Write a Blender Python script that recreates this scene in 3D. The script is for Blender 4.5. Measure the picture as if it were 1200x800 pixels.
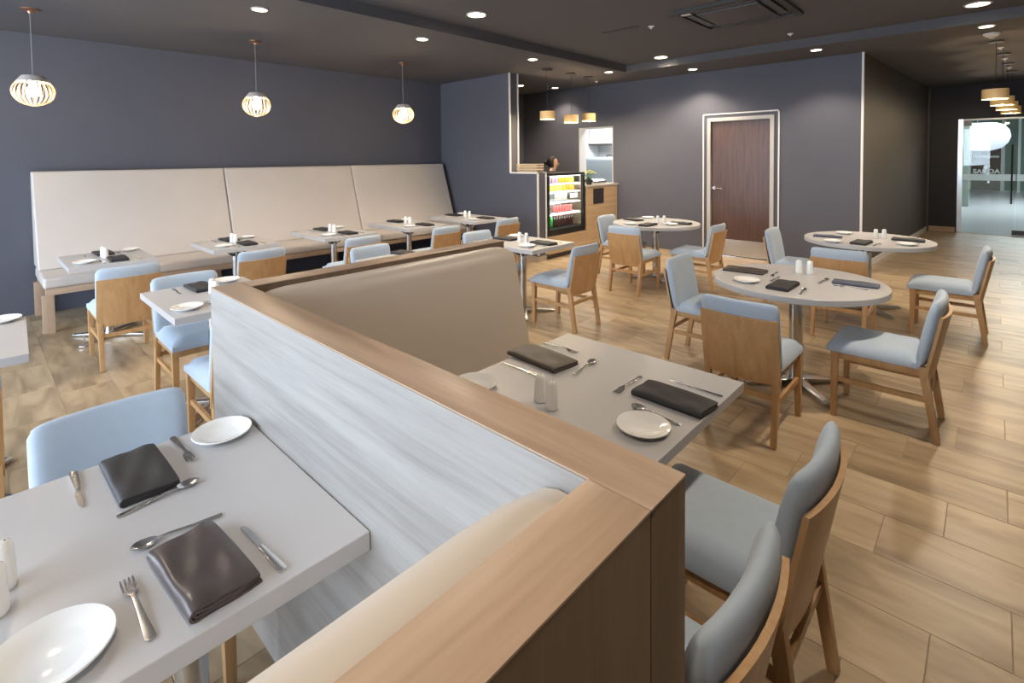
import bpy, bmesh, math, random
from mathutils import Vector, Matrix
random.seed(7)
S = bpy.context.scene
COL = S.collection
for o in list(bpy.data.objects):
    bpy.data.objects.remove(o, do_unlink=True)

# ------------------------------------------------------------------ camera
F_PX, CX, CY, CAM_H = 600.87, 592.33, 207.42, 1.62
YAW, PITCH, ROLL = math.radians(46.334), math.radians(2.096), math.radians(-0.6317)
_f = Vector((math.sin(YAW), math.cos(YAW), 0)); _r = Vector((math.cos(YAW), -math.sin(YAW), 0)); _u = Vector((0, 0, 1))
_f2 = _f*math.cos(PITCH) - _u*math.sin(PITCH); _u2 = _u*math.cos(PITCH) + _f*math.sin(PITCH)
_r3 = _r*math.cos(ROLL) + _u2*math.sin(ROLL); _u3 = _u2*math.cos(ROLL) - _r*math.sin(ROLL)
cd = bpy.data.cameras.new('camera'); cam = bpy.data.objects.new('camera', cd); COL.objects.link(cam)
cd.sensor_fit = 'HORIZONTAL'; cd.sensor_width = 36.0
cd.lens = F_PX/1200*36
cd.shift_x = (600-CX)/1200; cd.shift_y = (CY-400)/1200
cd.clip_start = 0.02
m = Matrix.Identity(4)
for i in range(3):
    m[i][0] = _r3[i]; m[i][1] = _u3[i]; m[i][2] = -_f2[i]
m[0][3], m[1][3], m[2][3] = 0, 0, CAM_H
cam.matrix_world = m
S.camera = cam

# ------------------------------------------------------------------ world, lights, exposure
S.view_settings.view_transform = 'Standard'; S.view_settings.look = 'None'
S.view_settings.gamma = 1.0; S.view_settings.use_curve_mapping = False
S.view_settings.exposure = 0.92
W = bpy.data.worlds.new('daylight'); S.world = W; W.use_nodes = True
bg = W.node_tree.nodes['Background']
bg.inputs[0].default_value = (0.77, 0.87, 1.0, 1); bg.inputs[1].default_value = 7.0
WIN = [(0.1, 2.2), (2.5, 4.6), (4.9, 7.0)]       # window openings in the left wall (y ranges)
WX, WZ0, WZ1 = -2.6, 0.25, 2.75
for (a, b) in WIN:
    ld = bpy.data.lights.new('window_portal', 'AREA'); ld.shape = 'RECTANGLE'; ld.size = WZ1-WZ0; ld.size_y = b-a
    ld.cycles.is_portal = True
    lo = bpy.data.objects.new('window_portal', ld); COL.objects.link(lo)
    lo.location = (WX-0.22, (a+b)/2, (WZ0+WZ1)/2); lo.rotation_euler = (0, -math.pi/2, 0)
LAMP_W = 52.0          # downlight power
LAMP_C = (1.0, 0.84, 0.65)

# ------------------------------------------------------------------ materials
def lin(c):
    return tuple(((v/255)/12.92 if v/255 <= 0.04045 else ((v/255+0.055)/1.055)**2.4) for v in c)
MATS = {}
def mat(name, col, rough=0.5, metal=0.0, spec=0.5, emit=None, es=0.0, var=0.0, vs=8.0, bump=0.0, bs=200.0, sheen=0.0, trans=0.0):
    if name in MATS: return MATS[name]
    M = bpy.data.materials.new(name); M.use_nodes = True; nt = M.node_tree; b = nt.nodes['Principled BSDF']
    b.inputs['Base Color'].default_value = (*col, 1); b.inputs['Roughness'].default_value = rough
    b.inputs['Metallic'].default_value = metal; b.inputs['Specular IOR Level'].default_value = spec
    b.inputs['Sheen Weight'].default_value = sheen
    b.inputs['Transmission Weight'].default_value = trans
    if emit:
        b.inputs['Emission Color'].default_value = (*emit, 1); b.inputs['Emission Strength'].default_value = es
    tc = None
    if var or bump:
        tc = nt.nodes.new('ShaderNodeTexCoord')
    if var:
        n = nt.nodes.new('ShaderNodeTexNoise'); n.inputs['Scale'].default_value = vs; n.inputs['Detail'].default_value = 5
        nt.links.new(tc.outputs['Object'], n.inputs['Vector'])
        mx = nt.nodes.new('ShaderNodeMix'); mx.data_type = 'RGBA'
        mx.inputs[6].default_value = (*[c*(1-var) for c in col], 1); mx.inputs[7].default_value = (*[min(1, c*(1+var)) for c in col], 1)
        nt.links.new(n.outputs['Fac'], mx.inputs[0]); nt.links.new(mx.outputs[2], b.inputs['Base Color'])
    if bump:
        n2 = nt.nodes.new('ShaderNodeTexNoise'); n2.inputs['Scale'].default_value = bs
        nt.links.new(tc.outputs['Object'], n2.inputs['Vector'])
        bp = nt.nodes.new('ShaderNodeBump'); bp.inputs['Strength'].default_value = bump; bp.inputs['Distance'].default_value = 0.002
        nt.links.new(n2.outputs['Fac'], bp.inputs['Height']); nt.links.new(bp.outputs[0], b.inputs['Normal'])
    MATS[name] = M
    return M
def wood(name, c1, c2, c3, axis, rough=0.4, scale=1.0, spec=0.5, stretch=14.0):
    """grain stretched along the axis 0/1/2"""
    if name in MATS: return MATS[name]
    M = bpy.data.materials.new(name); M.use_nodes = True; nt = M.node_tree; b = nt.nodes['Principled BSDF']
    tc = nt.nodes.new('ShaderNodeTexCoord'); mp = nt.nodes.new('ShaderNodeMapping')
    sc = [stretch*scale]*3; sc[axis] = 0.9*scale
    mp.inputs['Scale'].default_value = sc
    nt.links.new(tc.outputs['Object'], mp.inputs['Vector'])
    n = nt.nodes.new('ShaderNodeTexNoise'); n.inputs['Scale'].default_value = 1.0; n.inputs['Detail'].default_value = 4; n.inputs['Distortion'].default_value = 0.6
    nt.links.new(mp.outputs[0], n.inputs['Vector'])
    n2 = nt.nodes.new('ShaderNodeTexNoise'); n2.inputs['Scale'].default_value = 7.0; n2.inputs['Detail'].default_value = 5
    nt.links.new(mp.outputs[0], n2.inputs['Vector'])
    r = nt.nodes.new('ShaderNodeValToRGB')
    e = r.color_ramp.elements; e[0].position = 0.30; e[0].color = (*c1, 1); e[1].position = 0.70; e[1].color = (*c3, 1)
    k = e.new(0.5); k.color = (*c2, 1)
    ad = nt.nodes.new('ShaderNodeMath'); ad.operation = 'MULTIPLY_ADD'; ad.inputs[1].default_value = 0.28; 
    nt.links.new(n2.outputs['Fac'], ad.inputs[0])
    m2 = nt.nodes.new('ShaderNodeMath'); m2.operation = 'MULTIPLY'; m2.inputs[1].default_value = 0.74
    nt.links.new(n.outputs['Fac'], m2.inputs[0]); nt.links.new(m2.outputs[0], ad.inputs[2])
    nt.links.new(ad.outputs[0], r.inputs[0]); nt.links.new(r.outputs[0], b.inputs['Base Color'])
    b.inputs['Roughness'].default_value = rough; b.inputs['Specular IOR Level'].default_value = spec
    bp = nt.nodes.new('ShaderNodeBump'); bp.inputs['Strength'].default_value = 0.08; bp.inputs['Distance'].default_value = 0.002
    nt.links.new(n2.outputs['Fac'], bp.inputs['Height']); nt.links.new(bp.outputs[0], b.inputs['Normal'])
    MATS[name] = M
    return M
def glass(name, tint, refl=0.06, rough=0.0):
    M = bpy.data.materials.new(name); M.use_nodes = True; nt = M.node_tree
    for n in list(nt.nodes): nt.nodes.remove(n)
    o = nt.nodes.new('ShaderNodeOutputMaterial'); t = nt.nodes.new('ShaderNodeBsdfTransparent'); g = nt.nodes.new('ShaderNodeBsdfGlossy')
    t.inputs[0].default_value = (*tint, 1); g.inputs['Roughness'].default_value = rough
    mx = nt.nodes.new('ShaderNodeMixShader'); mx.inputs[0].default_value = refl
    nt.links.new(t.outputs[0], mx.inputs[1]); nt.links.new(g.outputs[0], mx.inputs[2]); nt.links.new(mx.outputs[0], o.inputs[0])
    MATS[name] = M
    return M
def tile_material():
    M = bpy.data.materials.new('floor_tile'); M.use_nodes = True; nt = M.node_tree; b = nt.nodes['Principled BSDF']
    N = nt.nodes.new; L = nt.links.new
    g = N('ShaderNodeNewGeometry'); sep = N('ShaderNodeSeparateXYZ'); L(g.outputs['Position'], sep.inputs[0])
    def math_(op, a, bb=None, c=None):
        n = N('ShaderNodeMath'); n.operation = op
        for i, v in enumerate((a, bb, c)):
            if v is None: continue
            if isinstance(v, (int, float)): n.inputs[i].default_value = v
            else: L(v, n.inputs[i])
        return n.outputs[0]
    row = math_('FLOOR', math_('DIVIDE', math_('SUBTRACT', sep.outputs[0], TX0), TW))
    ty = math_('FLOOR', math_('DIVIDE', math_('ADD', math_('SUBTRACT', sep.outputs[1], TY0), math_('MULTIPLY', row, TOFF)), TL))
    cb = N('ShaderNodeCombineXYZ'); L(row, cb.inputs[0]); L(ty, cb.inputs[1])
    wn = N('ShaderNodeTexWhiteNoise'); wn.noise_dimensions = '3D'; L(cb.outputs[0], wn.inputs['Vector'])
    mp = N('ShaderNodeVectorMath'); mp.operation = 'MULTIPLY_ADD'; mp.inputs[1].default_value = (7.0, 1.6, 1.0)
    L(g.outputs['Position'], mp.inputs[0]); L(wn.outputs['Color'], mp.inputs[2])
    off = N('ShaderNodeVectorMath'); off.operation = 'MULTIPLY_ADD'; off.inputs[1].default_value = (9, 9, 9); L(wn.outputs['Color'], off.inputs[0]); L(mp.outputs[0], off.inputs[2])
    n1 = N('ShaderNodeTexNoise'); n1.inputs['Scale'].default_value = 1.3; n1.inputs['Detail'].default_value = 6; n1.inputs['Distortion'].default_value = 0.8; L(off.outputs[0], n1.inputs['Vector'])
    r = N('ShaderNodeValToRGB'); e = r.color_ramp.elements
    e[0].position = 0.28; e[0].color = (0.225, 0.16, 0.095, 1); e[1].position = 0.72; e[1].color = (0.465, 0.358, 0.23, 1)
    k = e.new(0.5); k.color = (0.37, 0.274, 0.168, 1)
    L(math_('ADD', n1.outputs['Fac'], math_('MULTIPLY', math_('SUBTRACT', wn.outputs['Value'], 0.5), 0.16)), r.inputs[0])
    L(r.outputs[0], b.inputs['Base Color'])
    b.inputs['Roughness'].default_value = 0.36; b.inputs['Specular IOR Level'].default_value = 0.45
    bp = N('ShaderNodeBump'); bp.inputs['Strength'].default_value = 0.05; bp.inputs['Distance'].default_value = 0.003
    L(n1.outputs['Fac'], bp.inputs['Height']); L(bp.outputs[0], b.inputs['Normal'])
    return M
TX0, TY0, TW, TL, TOFF = 2.49, 0.33, 0.30, 0.60, 0.20

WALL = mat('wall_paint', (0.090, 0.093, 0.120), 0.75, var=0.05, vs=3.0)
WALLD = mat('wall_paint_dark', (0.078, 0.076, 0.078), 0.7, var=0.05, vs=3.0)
CEIL = mat('ceiling_paint', (0.086, 0.083, 0.090), 0.75)
TRIM = mat('white_metal_trim', (0.72, 0.70, 0.68), 0.4)
CREAM = mat('cream_vinyl', (0.575, 0.525, 0.49), 0.42, var=0.04, vs=4, bump=0.05, bs=160)
OAK_X = wood('oak_along_x', (0.36, 0.245, 0.165), (0.46, 0.325, 0.228), (0.53, 0.39, 0.285), 0, 0.35)
OAK_Y = wood('oak_along_y', (0.36, 0.245, 0.165), (0.46, 0.325, 0.228), (0.53, 0.39, 0.285), 1, 0.35)
OAK_Z = wood('oak_along_z', (0.36, 0.245, 0.165), (0.46, 0.325, 0.228), (0.53, 0.39, 0.285), 2, 0.35)
ASH_Y = wood('grey_ash_along_y', (0.215, 0.193, 0.178), (0.305, 0.284, 0.265), (0.365, 0.347, 0.328), 1, 0.42, scale=0.9, stretch=20)
ASH_X = wood('grey_ash_along_x', (0.215, 0.193, 0.178), (0.305, 0.284, 0.265), (0.365, 0.347, 0.328), 0, 0.42, scale=0.9, stretch=20)
CHAIRW = wood('chair_oak', (0.42, 0.235, 0.10), (0.50, 0.295, 0.135), (0.57, 0.36, 0.18), 2, 0.35, scale=1.6)
FABRIC = mat('blue_fabric', (0.415, 0.495, 0.595), 0.85, var=0.06, vs=30, bump=0.15, bs=500, sheen=0.15)
TABLE = mat('grey_laminate', (0.50, 0.488, 0.492), 0.33, var=0.03, vs=5)
TEDGE = mat('grey_laminate_edge', (0.43, 0.415, 0.42), 0.4)
STEEL = mat('brushed_steel', (0.62, 0.62, 0.62), 0.25, 1.0)
CHROME = mat('cutlery_steel', (0.70, 0.69, 0.68), 0.24, 1.0)
DARKM = mat('dark_steel', (0.10, 0.09, 0.085), 0.35, 0.8)
BLACK = mat('black_plastic', (0.012, 0.011, 0.011), 0.4)
NAPK = mat('charcoal_napkin', (0.030, 0.028, 0.030), 0.6, var=0.25, vs=25, bump=0.2, bs=90)
NAPB = mat('brown_satin_napkin', (0.075, 0.058, 0.055), 0.32, var=0.35, vs=14, bump=0.25, bs=60)
NAPU = mat('slate_blue_napkin', (0.075, 0.085, 0.125), 0.55, var=0.2, vs=25, bump=0.2, bs=90)
CHINA = mat('white_china', (0.83, 0.82, 0.80), 0.12)
TILE = tile_material()
GROUT = mat('grout', (0.27, 0.21, 0.145), 0.8)
COPPER = mat('copper', (0.72, 0.38, 0.24), 0.3, 1.0)
CORD = mat('grey_cord', (0.25, 0.23, 0.23), 0.6)

# ------------------------------------------------------------------ mesh helpers
class MB:
    def __init__(s): s.bm = bmesh.new()
    def _bevel(s, geom_edges, w, seg):
        bmesh.ops.bevel(s.bm, geom=geom_edges, offset=w, segments=seg, profile=0.6, affect='EDGES', clamp_overlap=True)
    def hexa(s, p, bevel=0.0, seg=2):
        """8 points: bottom ring then top ring"""
        v = [s.bm.verts.new(q) for q in p]
        fs = [(0, 3, 2, 1), (4, 5, 6, 7), (0, 1, 5, 4), (1, 2, 6, 5), (2, 3, 7, 6), (3, 0, 4, 7)]
        F = [s.bm.faces.new([v[i] for i in f]) for f in fs]
        if bevel > 0:
            s._bevel(list({e for f in F for e in f.edges}), bevel, seg)
        return s
    def box(s, x0, x1, y0, y1, z0, z1, bevel=0.0, seg=2):
        x0, x1 = min(x0, x1), max(x0, x1); y0, y1 = min(y0, y1), max(y0, y1); z0, z1 = min(z0, z1), max(z0, z1)
        return s.hexa([(x0, y0, z0), (x1, y0, z0), (x1, y1, z0), (x0, y1, z0), (x0, y0, z1), (x1, y0, z1), (x1, y1, z1), (x0, y1, z1)], bevel, seg)
    def bar(s, a, b, w, d, up=(0, 0, 1), w2=None, d2=None, bevel=0.0):
        """tapered bar from a to b; w x d section at a, w2 x d2 at b"""
        a = Vector(a); b = Vector(b); t = (b-a).normalized(); up = Vector(up)
        sx = t.cross(up)
        if sx.length < 1e-4: sx = t.cross(Vector((0, 1, 0)))
        sx.normalize(); sy = sx.cross(t).normalized()
        w2 = w if w2 is None else w2; d2 = d if d2 is None else d2
        P = []
        for (c, ww, dd) in ((a, w, d), (b, w2, d2)):
            for (i, j) in ((-1, -1), (1, -1), (1, 1), (-1, 1)):
                P.append(c + sx*(i*ww/2) + sy*(j*dd/2))
        return s.hexa(P, bevel)
    def lathe(s, prof, c=(0, 0, 0), seg=32, cap=True, sx=1.0, sy=1.0):
        rings = []
        for (r, z) in prof:
            if r <= 1e-6: rings.append([s.bm.verts.new((c[0], c[1], c[2]+z))])
            else: rings.append([s.bm.verts.new((c[0]+sx*r*math.cos(2*math.pi*i/seg), c[1]+sy*r*math.sin(2*math.pi*i/seg), c[2]+z)) for i in range(seg)])
        for A, B in zip(rings, rings[1:]):
            for i in range(seg):
                j = (i+1) % seg
                a0 = A[i % len(A)]; a1 = A[j % len(A)]; b0 = B[i % len(B)]; b1 = B[j % len(B)]
                vs = []
                for q in (a0, a1, b1, b0):
                    if q not in vs: vs.append(q)
                if len(vs) > 2: s.bm.faces.new(vs)
        if cap:
            for R_ in (rings[0], rings[-1]):
                if len(R_) > 2:
                    try: s.bm.faces.new(R_)
                    except ValueError: pass
        return s
    def tube(s, pts, r, seg=8, radii=None):
        pts = [Vector(p) for p in pts]; rings = []
        for i, p in enumerate(pts):
            t = (pts[min(i+1, len(pts)-1)] - pts[max(i-1, 0)]).normalized()
            a = t.cross(Vector((0, 0, 1)))
            if a.length < 1e-3: a = t.cross(Vector((0, 1, 0)))
            a.normalize(); b = t.cross(a)
            rr = radii[i] if radii else r
            rings.append([s.bm.verts.new(p + a*rr*math.cos(2*math.pi*k/seg) + b*rr*math.sin(2*math.pi*k/seg)) for k in range(seg)])
        for A, B in zip(rings, rings[1:]):
            for k in range(seg): s.bm.faces.new((A[k], A[(k+1) % seg], B[(k+1) % seg], B[k]))
        s.bm.faces.new(rings[0]); s.bm.faces.new(rings[-1])
        return s
    def prism(s, poly, h0, h1, axis=2, bevel=0.0):
        """extrude a 2D polygon; axis 2: poly is xy, 0: yz, 1: xz"""
        def P(a, b, h): return {2: (a, b, h), 0: (h, a, b), 1: (a, h, b)}[axis]
        A = [s.bm.verts.new(P(a, b, h0)) for a, b in poly]; B = [s.bm.verts.new(P(a, b, h1)) for a, b in poly]
        n = len(poly); F = [s.bm.faces.new(A[::-1]), s.bm.faces.new(B)]
        for i in range(n): F.append(s.bm.faces.new((A[i], A[(i+1) % n], B[(i+1) % n], B[i])))
        if bevel: s._bevel(list({e for f in F for e in f.edges}), bevel, 2)
        return s
    def sheet(s, grid, th=None):
        """grid of points -> surface; th: closed with thickness along normals (approx)"""
        V = [[s.bm.verts.new(p) for p in row] for row in grid]
        for A, B in zip(V, V[1:]):
            for i in range(len(A)-1): s.bm.faces.new((A[i], A[i+1], B[i+1], B[i]))
        return s
    def slab(s, top, bot):
        """closed solid from two equal point grids"""
        T = [[s.bm.verts.new(p) for p in r] for r in top]; B = [[s.bm.verts.new(p) for p in r] for r in bot]
        n, k = len(T), len(T[0])
        for i in range(n-1):
            for j in range(k-1):
                s.bm.faces.new((T[i][j], T[i][j+1], T[i+1][j+1], T[i+1][j])); s.bm.faces.new((B[i][j], B[i+1][j], B[i+1][j+1], B[i][j+1]))
        for i in range(n-1):
            s.bm.faces.new((T[i][0], T[i+1][0], B[i+1][0], B[i][0])); s.bm.faces.new((T[i+1][k-1], T[i][k-1], B[i][k-1], B[i+1][k-1]))
        for j in range(k-1):
            s.bm.faces.new((T[0][j+1], T[0][j], B[0][j], B[0][j+1])); s.bm.faces.new((T[n-1][j], T[n-1][j+1], B[n-1][j+1], B[n-1][j]))
        return s
    def build(s, name, m, parent=None, smooth=35, loc=None, rz=None):
        bmesh.ops.recalc_face_normals(s.bm, faces=s.bm.faces)
        me = bpy.data.meshes.new(name); s.bm.to_mesh(me); s.bm.free()
        me.materials.append(m)
        if smooth:
            me.polygons.foreach_set('use_smooth', [True]*len(me.polygons))
            me.set_sharp_from_angle(angle=math.radians(smooth))
        o = bpy.data.objects.new(name, me); COL.objects.link(o)
        if parent is not None: o.parent = parent
        if loc is not None: o.location = loc
        if rz is not None: o.rotation_euler = (0, 0, rz)
        return o
def tag(o, label, cat, group=None, kind=None):
    o['label'] = label; o['category'] = cat
    if group: o['group'] = group
    if kind: o['kind'] = kind
    return o
def thing(name, label, cat, loc=(0, 0, 0), rz=0.0, group=None, kind=None):
    o = bpy.data.objects.new(name, None); COL.objects.link(o); o.empty_display_size = 0.1
    o.location = loc; o.rotation_euler = (0, 0, rz)
    return tag(o, label, cat, group, kind)
def dup(root, loc, rz, label):
    r = root.copy(); COL.objects.link(r); r.location = loc; r.rotation_euler = (0, 0, rz); r['label'] = label
    for ch in root.children:
        c = ch.copy(); COL.objects.link(c); c.parent = r
        for g in ch.children:
            d = g.copy(); COL.objects.link(d); d.parent = c
    return r
class Proto:
    """first placement uses the prototype itself, later ones copies"""
    def __init__(s, root): s.root = root; s.used = False
    def put(s, loc, rz, label, group=None):
        if not s.used:
            s.used = True; o = s.root; o.location = loc; o.rotation_euler = (0, 0, rz); o['label'] = label
        else: o = dup(s.root, loc, rz, label)
        if group: o['group'] = group
        elif 'group' in o: del o['group']
        return o
R = math.radians
STR = 'structure'

# ================================================================== THE ROOM
ZS, ZT = 3.0, 3.115            # soffit and tray heights
YB = 7.45                       # banquette wall
XD = 8.4                        # wall with the brown door
XE = 14.0                       # wall with the glass entrance
# floor: grout bed and single tiles
flo = MB().box(-2.9, XE+0.1, -3.2, 7.6, -0.12, -0.0018).build('floor', GROUT, smooth=0)
tag(flo, 'beige wood-look porcelain tile floor of the dining room', 'floor', kind=STR)
#TILES_BEGIN
def tile_mesh(x0, x1, y0, y1, m_, g=0.0012, h=0.012):
    a, b, c_, d_ = x0+g, x1-g, y0+g, y1-g; e = 0.0012
    lo_ = [m_.bm.verts.new(p) for p in ((a, c_, -h), (b, c_, -h), (b, d_, -h), (a, d_, -h))]
    mi = [m_.bm.verts.new(p) for p in ((a, c_, -e), (b, c_, -e), (b, d_, -e), (a, d_, -e))]
    hi = [m_.bm.verts.new(p) for p in ((a+e, c_+e, 0), (b-e, c_+e, 0), (b-e, d_-e, 0), (a+e, d_-e, 0))]
    for A, B in ((lo_, mi), (mi, hi)):
        for i in range(4): m_.bm.faces.new((A[i], A[(i+1) % 4], B[(i+1) % 4], B[i]))
    m_.bm.faces.new(hi)
m_ = MB(); tile_mesh(0, TW, 0, TL, m_)
single = m_.build('tile', TILE, flo, 0); tme = single.data; bpy.data.objects.remove(single)
NEAR = set([(-1,-1),(0,-1),(-2,-1),(2,0),(1,0),(0,0),(1,-1),(3,0),(1,1),(-3,-1),(3,1),(4,1),(2,1),(-2,-2),(5,1),(-8,4),(0,1),(4,0),(-7,5),(-8,5),(6,1),(-6,5),(-7,4),(6,2),(-7,0),(4,2),(5,4),(9,2),(-8,3),(-7,6),(5,5),(-6,6),(8,2),(7,1),(5,2),(6,5),(7,2),(3,2),(-7,-1),(4,5),(-7,7),(4,4),(2,-1),(11,4),(7,6),(10,2),(6,6),(-6,4),(12,3),(7,5),(3,5),(5,6),(11,3),(-8,6),(8,6),(7,3),(9,7),(9,4),(4,3),(8,7),(10,4),(15,4),(-3,-2),(-7,8),(-8,2),(8,1),(13,4),(11,5),(13,3),(2,2),(5,0),(10,8),(10,3),(6,3),(12,4),(4,6),(11,8),(16,4),(-5,5),(7,7),(12,7),(7,8),(-5,4),(-5,6),(10,7),(6,7),(14,4),(8,3),(18,5),(11,2),(21,7),(-6,8),(22,7),(6,4),(-6,7),(-5,7),(12,5),(23,8),(19,5),(11,9),(8,4),(11,11),(16,5),(24,8),(19,10),(22,8),(15,5),(11,6),(25,8),(19,7),(21,6),(12,11),(20,7),(26,9),(17,4),(23,7),(24,7),(-8,7),(14,3),(28,9),(10,10),(9,8),(27,9),(14,5),(12,9),(26,8),(25,9),(21,8),(27,8),(22,6),(31,10),(-6,3),(25,7),(20,5),(9,6),(13,8),(29,9),(33,10),(17,6),(30,9),(13,10),(18,10),(12,6),(32,10),(23,6),(17,5),(24,9),(33,11),(34,11),(10,5),(16,6),(34,10),(35,11),(28,8),(14,8),(11,7),(36,11),(13,12),(-5,8),(11,10),(31,9),(26,7),(-8,8),(18,6),(36,12),(17,10),(37,12),(18,7),(12,8),(35,12),(37,11),(9,10),(30,10),(14,10),(29,8),(32,9),(13,5),(20,6),(5,3),(15,9),(15,10),(-5,3),(12,10),(5,7),(35,10),(2,4),(18,9),(-4,6),(17,9),(17,11),(34,12),(8,9),(14,11),(32,11),(19,12),(23,9),(14,9),(14,12),(16,10),(20,8),(18,12),(37,13),(13,9),(29,10),(16,9),(24,6),(33,9),(13,11),(10,11),(6,8),(36,10),(27,7),(17,13),(19,13),(19,9),(13,7),(36,13),(8,5),(30,8),(10,9),(16,11),(26,10),(15,12),(18,11),(16,12),(19,11),(33,12),(12,12),(27,10),(28,10)])
rest = MB()
for r_ in range(-17, 39):
    for k_ in range(-15, 40):
        x = TX0+r_*TW; y = TY0-r_*TOFF+k_*TL
        if x < -2.59 or x+TW > XE+0.05 or y < -3.19 or y+TL > 7.45: continue
        if x >= XD-0.02 and y > 1.3: continue
        if (r_, k_) in NEAR:
            o = bpy.data.objects.new('tile', tme); COL.objects.link(o); o.parent = flo; o.location = (x, y, 0)
        else: tile_mesh(x, x+TW, y, y+TL, rest)
o = rest.build('tile_field', TILE, flo, 0); o['kind'] = 'stuff'
#TILES_END
# ceiling: soffit ring at 3.0 with a raised tray
c = MB()
X0, X1, Y0, Y1 = -1.9, 7.46, -2.4, 4.38
c.box(-2.9, X0, -3.3, 7.7, ZS, ZS+0.3); c.box(X1, XE+0.2, -3.3, 7.7, ZS, ZS+0.3)
c.box(X0, X1, Y1, 7.7, ZS, ZS+0.3); c.box(X0, X1, -3.3, Y0, ZS, ZS+0.3); c.box(X0, X1, Y0, Y1, ZT, ZS+0.3)
tag(c.build('ceiling', CEIL, smooth=0), 'charcoal painted ceiling with a raised centre tray', 'ceiling', kind=STR)
# banquette wall
tag(MB().box(-2.9, 8.6, YB, YB+0.2, -0.1, ZS+0.1).build('wall_back', WALL, smooth=0), 'slate grey painted wall behind the long banquette', 'wall', kind=STR)
# window wall (out of view, lets the daylight in)
w = MB()
ys = [-3.3] + [v for ab in WIN for v in ab] + [7.7]
for i in range(0, len(ys), 2): w.box(WX-0.2, WX, ys[i], ys[i+1], -0.1, ZS+0.1)
for (a, b) in WIN:
    w.box(WX-0.2, WX, a, b, -0.1, WZ0); w.box(WX-0.2, WX, a, b, WZ1, ZS+0.1)
tag(w.build('wall_left', WALL, smooth=0), 'slate grey window wall on the daylight side of the room', 'wall', kind=STR)
WGL = glass('window_glass', (0.95, 0.97, 0.98), 0.04)
for i, (a, b) in enumerate(WIN):
    t = thing('window_%d' % (i+1), 'tall daylight window, number %s along the daylight wall' % ('one', 'two', 'three')[i], 'window', (WX-0.1, (a+b)/2, WZ0), kind=STR)
    f = MB(); hw = (b-a)/2; hh = WZ1-WZ0
    for s_ in (-1, 1): f.box(-0.03, 0.03, s_*hw, s_*(hw-0.05), 0, hh)
    f.box(-0.03, 0.03, -hw+0.05, hw-0.05, 0, 0.05); f.box(-0.03, 0.03, -hw+0.05, hw-0.05, hh-0.05, hh); f.box(-0.025, 0.025, -0.02, 0.02, 0.05, hh-0.05)
    f.build('window_frame', DARKM, t, 0)
    for s_ in (-1, 1): MB().box(-0.004, 0.004, s_*0.02, s_*(hw-0.05), 0.05, hh-0.05).build('pane', WGL, t, 0)
# wall behind the camera
tag(MB().box(-2.9, XE+0.2, -3.4, -3.2, -0.1, ZS+0.1).build('wall_front', WALL, smooth=0), 'slate grey wall closing the room behind the viewpoint', 'wall', kind=STR)
# wall with the brown door and the kitchen doorway
DY0, DY1, DZ = 2.41, 3.42, 2.235          # door opening
KY0, KY1, KZ = 5.20, 5.98, 2.20           # kitchen opening
w = MB()
w.box(XD, XD+0.2, 1.31, DY0, -0.1, ZS+0.1); w.box(XD, XD+0.2, DY0, DY1, DZ, ZS+0.1); w.box(XD, XD+0.2, DY1, KY0, -0.1, ZS+0.1)
w.box(XD, XD+0.2, KY0, KY1, KZ, ZS+0.1); w.box(XD, XD+0.2, KY1, 7.6, -0.1, ZS+0.1)
tag(w.build('wall_right', WALL, smooth=0), 'blue grey wall holding the brown door and kitchen doorway', 'wall', kind=STR)
# return wall towards the entrance (runs slightly askew)
RY0, RY1 = 1.31, 1.02
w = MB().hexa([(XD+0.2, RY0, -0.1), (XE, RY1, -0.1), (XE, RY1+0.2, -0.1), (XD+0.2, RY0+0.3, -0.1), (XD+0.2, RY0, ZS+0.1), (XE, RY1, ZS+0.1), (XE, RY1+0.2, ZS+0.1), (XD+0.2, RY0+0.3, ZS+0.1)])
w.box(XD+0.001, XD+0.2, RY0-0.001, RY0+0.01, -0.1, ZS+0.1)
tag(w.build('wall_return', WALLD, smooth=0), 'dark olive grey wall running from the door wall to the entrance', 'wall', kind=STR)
tag(MB().box(XD-0.012, XD+0.012, RY0-0.014, RY0+0.012, 0, ZS).build('trim_1', TRIM, smooth=0), 'thin white corner strip where the door wall ends', 'trim', kind=STR)
d = Vector((XE-XD-0.2, RY1-RY0, 0)).normalized(); nrm = Vector((d.y, -d.x, 0))
a_ = Vector((XD+0.25, RY0, 0)); b_ = Vector((XE-0.14, RY1+0.007, 0))
tag(MB().hexa([a_, b_, b_+nrm*0.015, a_+nrm*0.015] + [q+Vector((0, 0, 0.09)) for q in (a_, b_, b_+nrm*0.015, a_+nrm*0.015)]).build('baseboard_return', TRIM, smooth=0), 'pale skirting along the dark wall near the entrance', 'baseboard', kind=STR)

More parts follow.
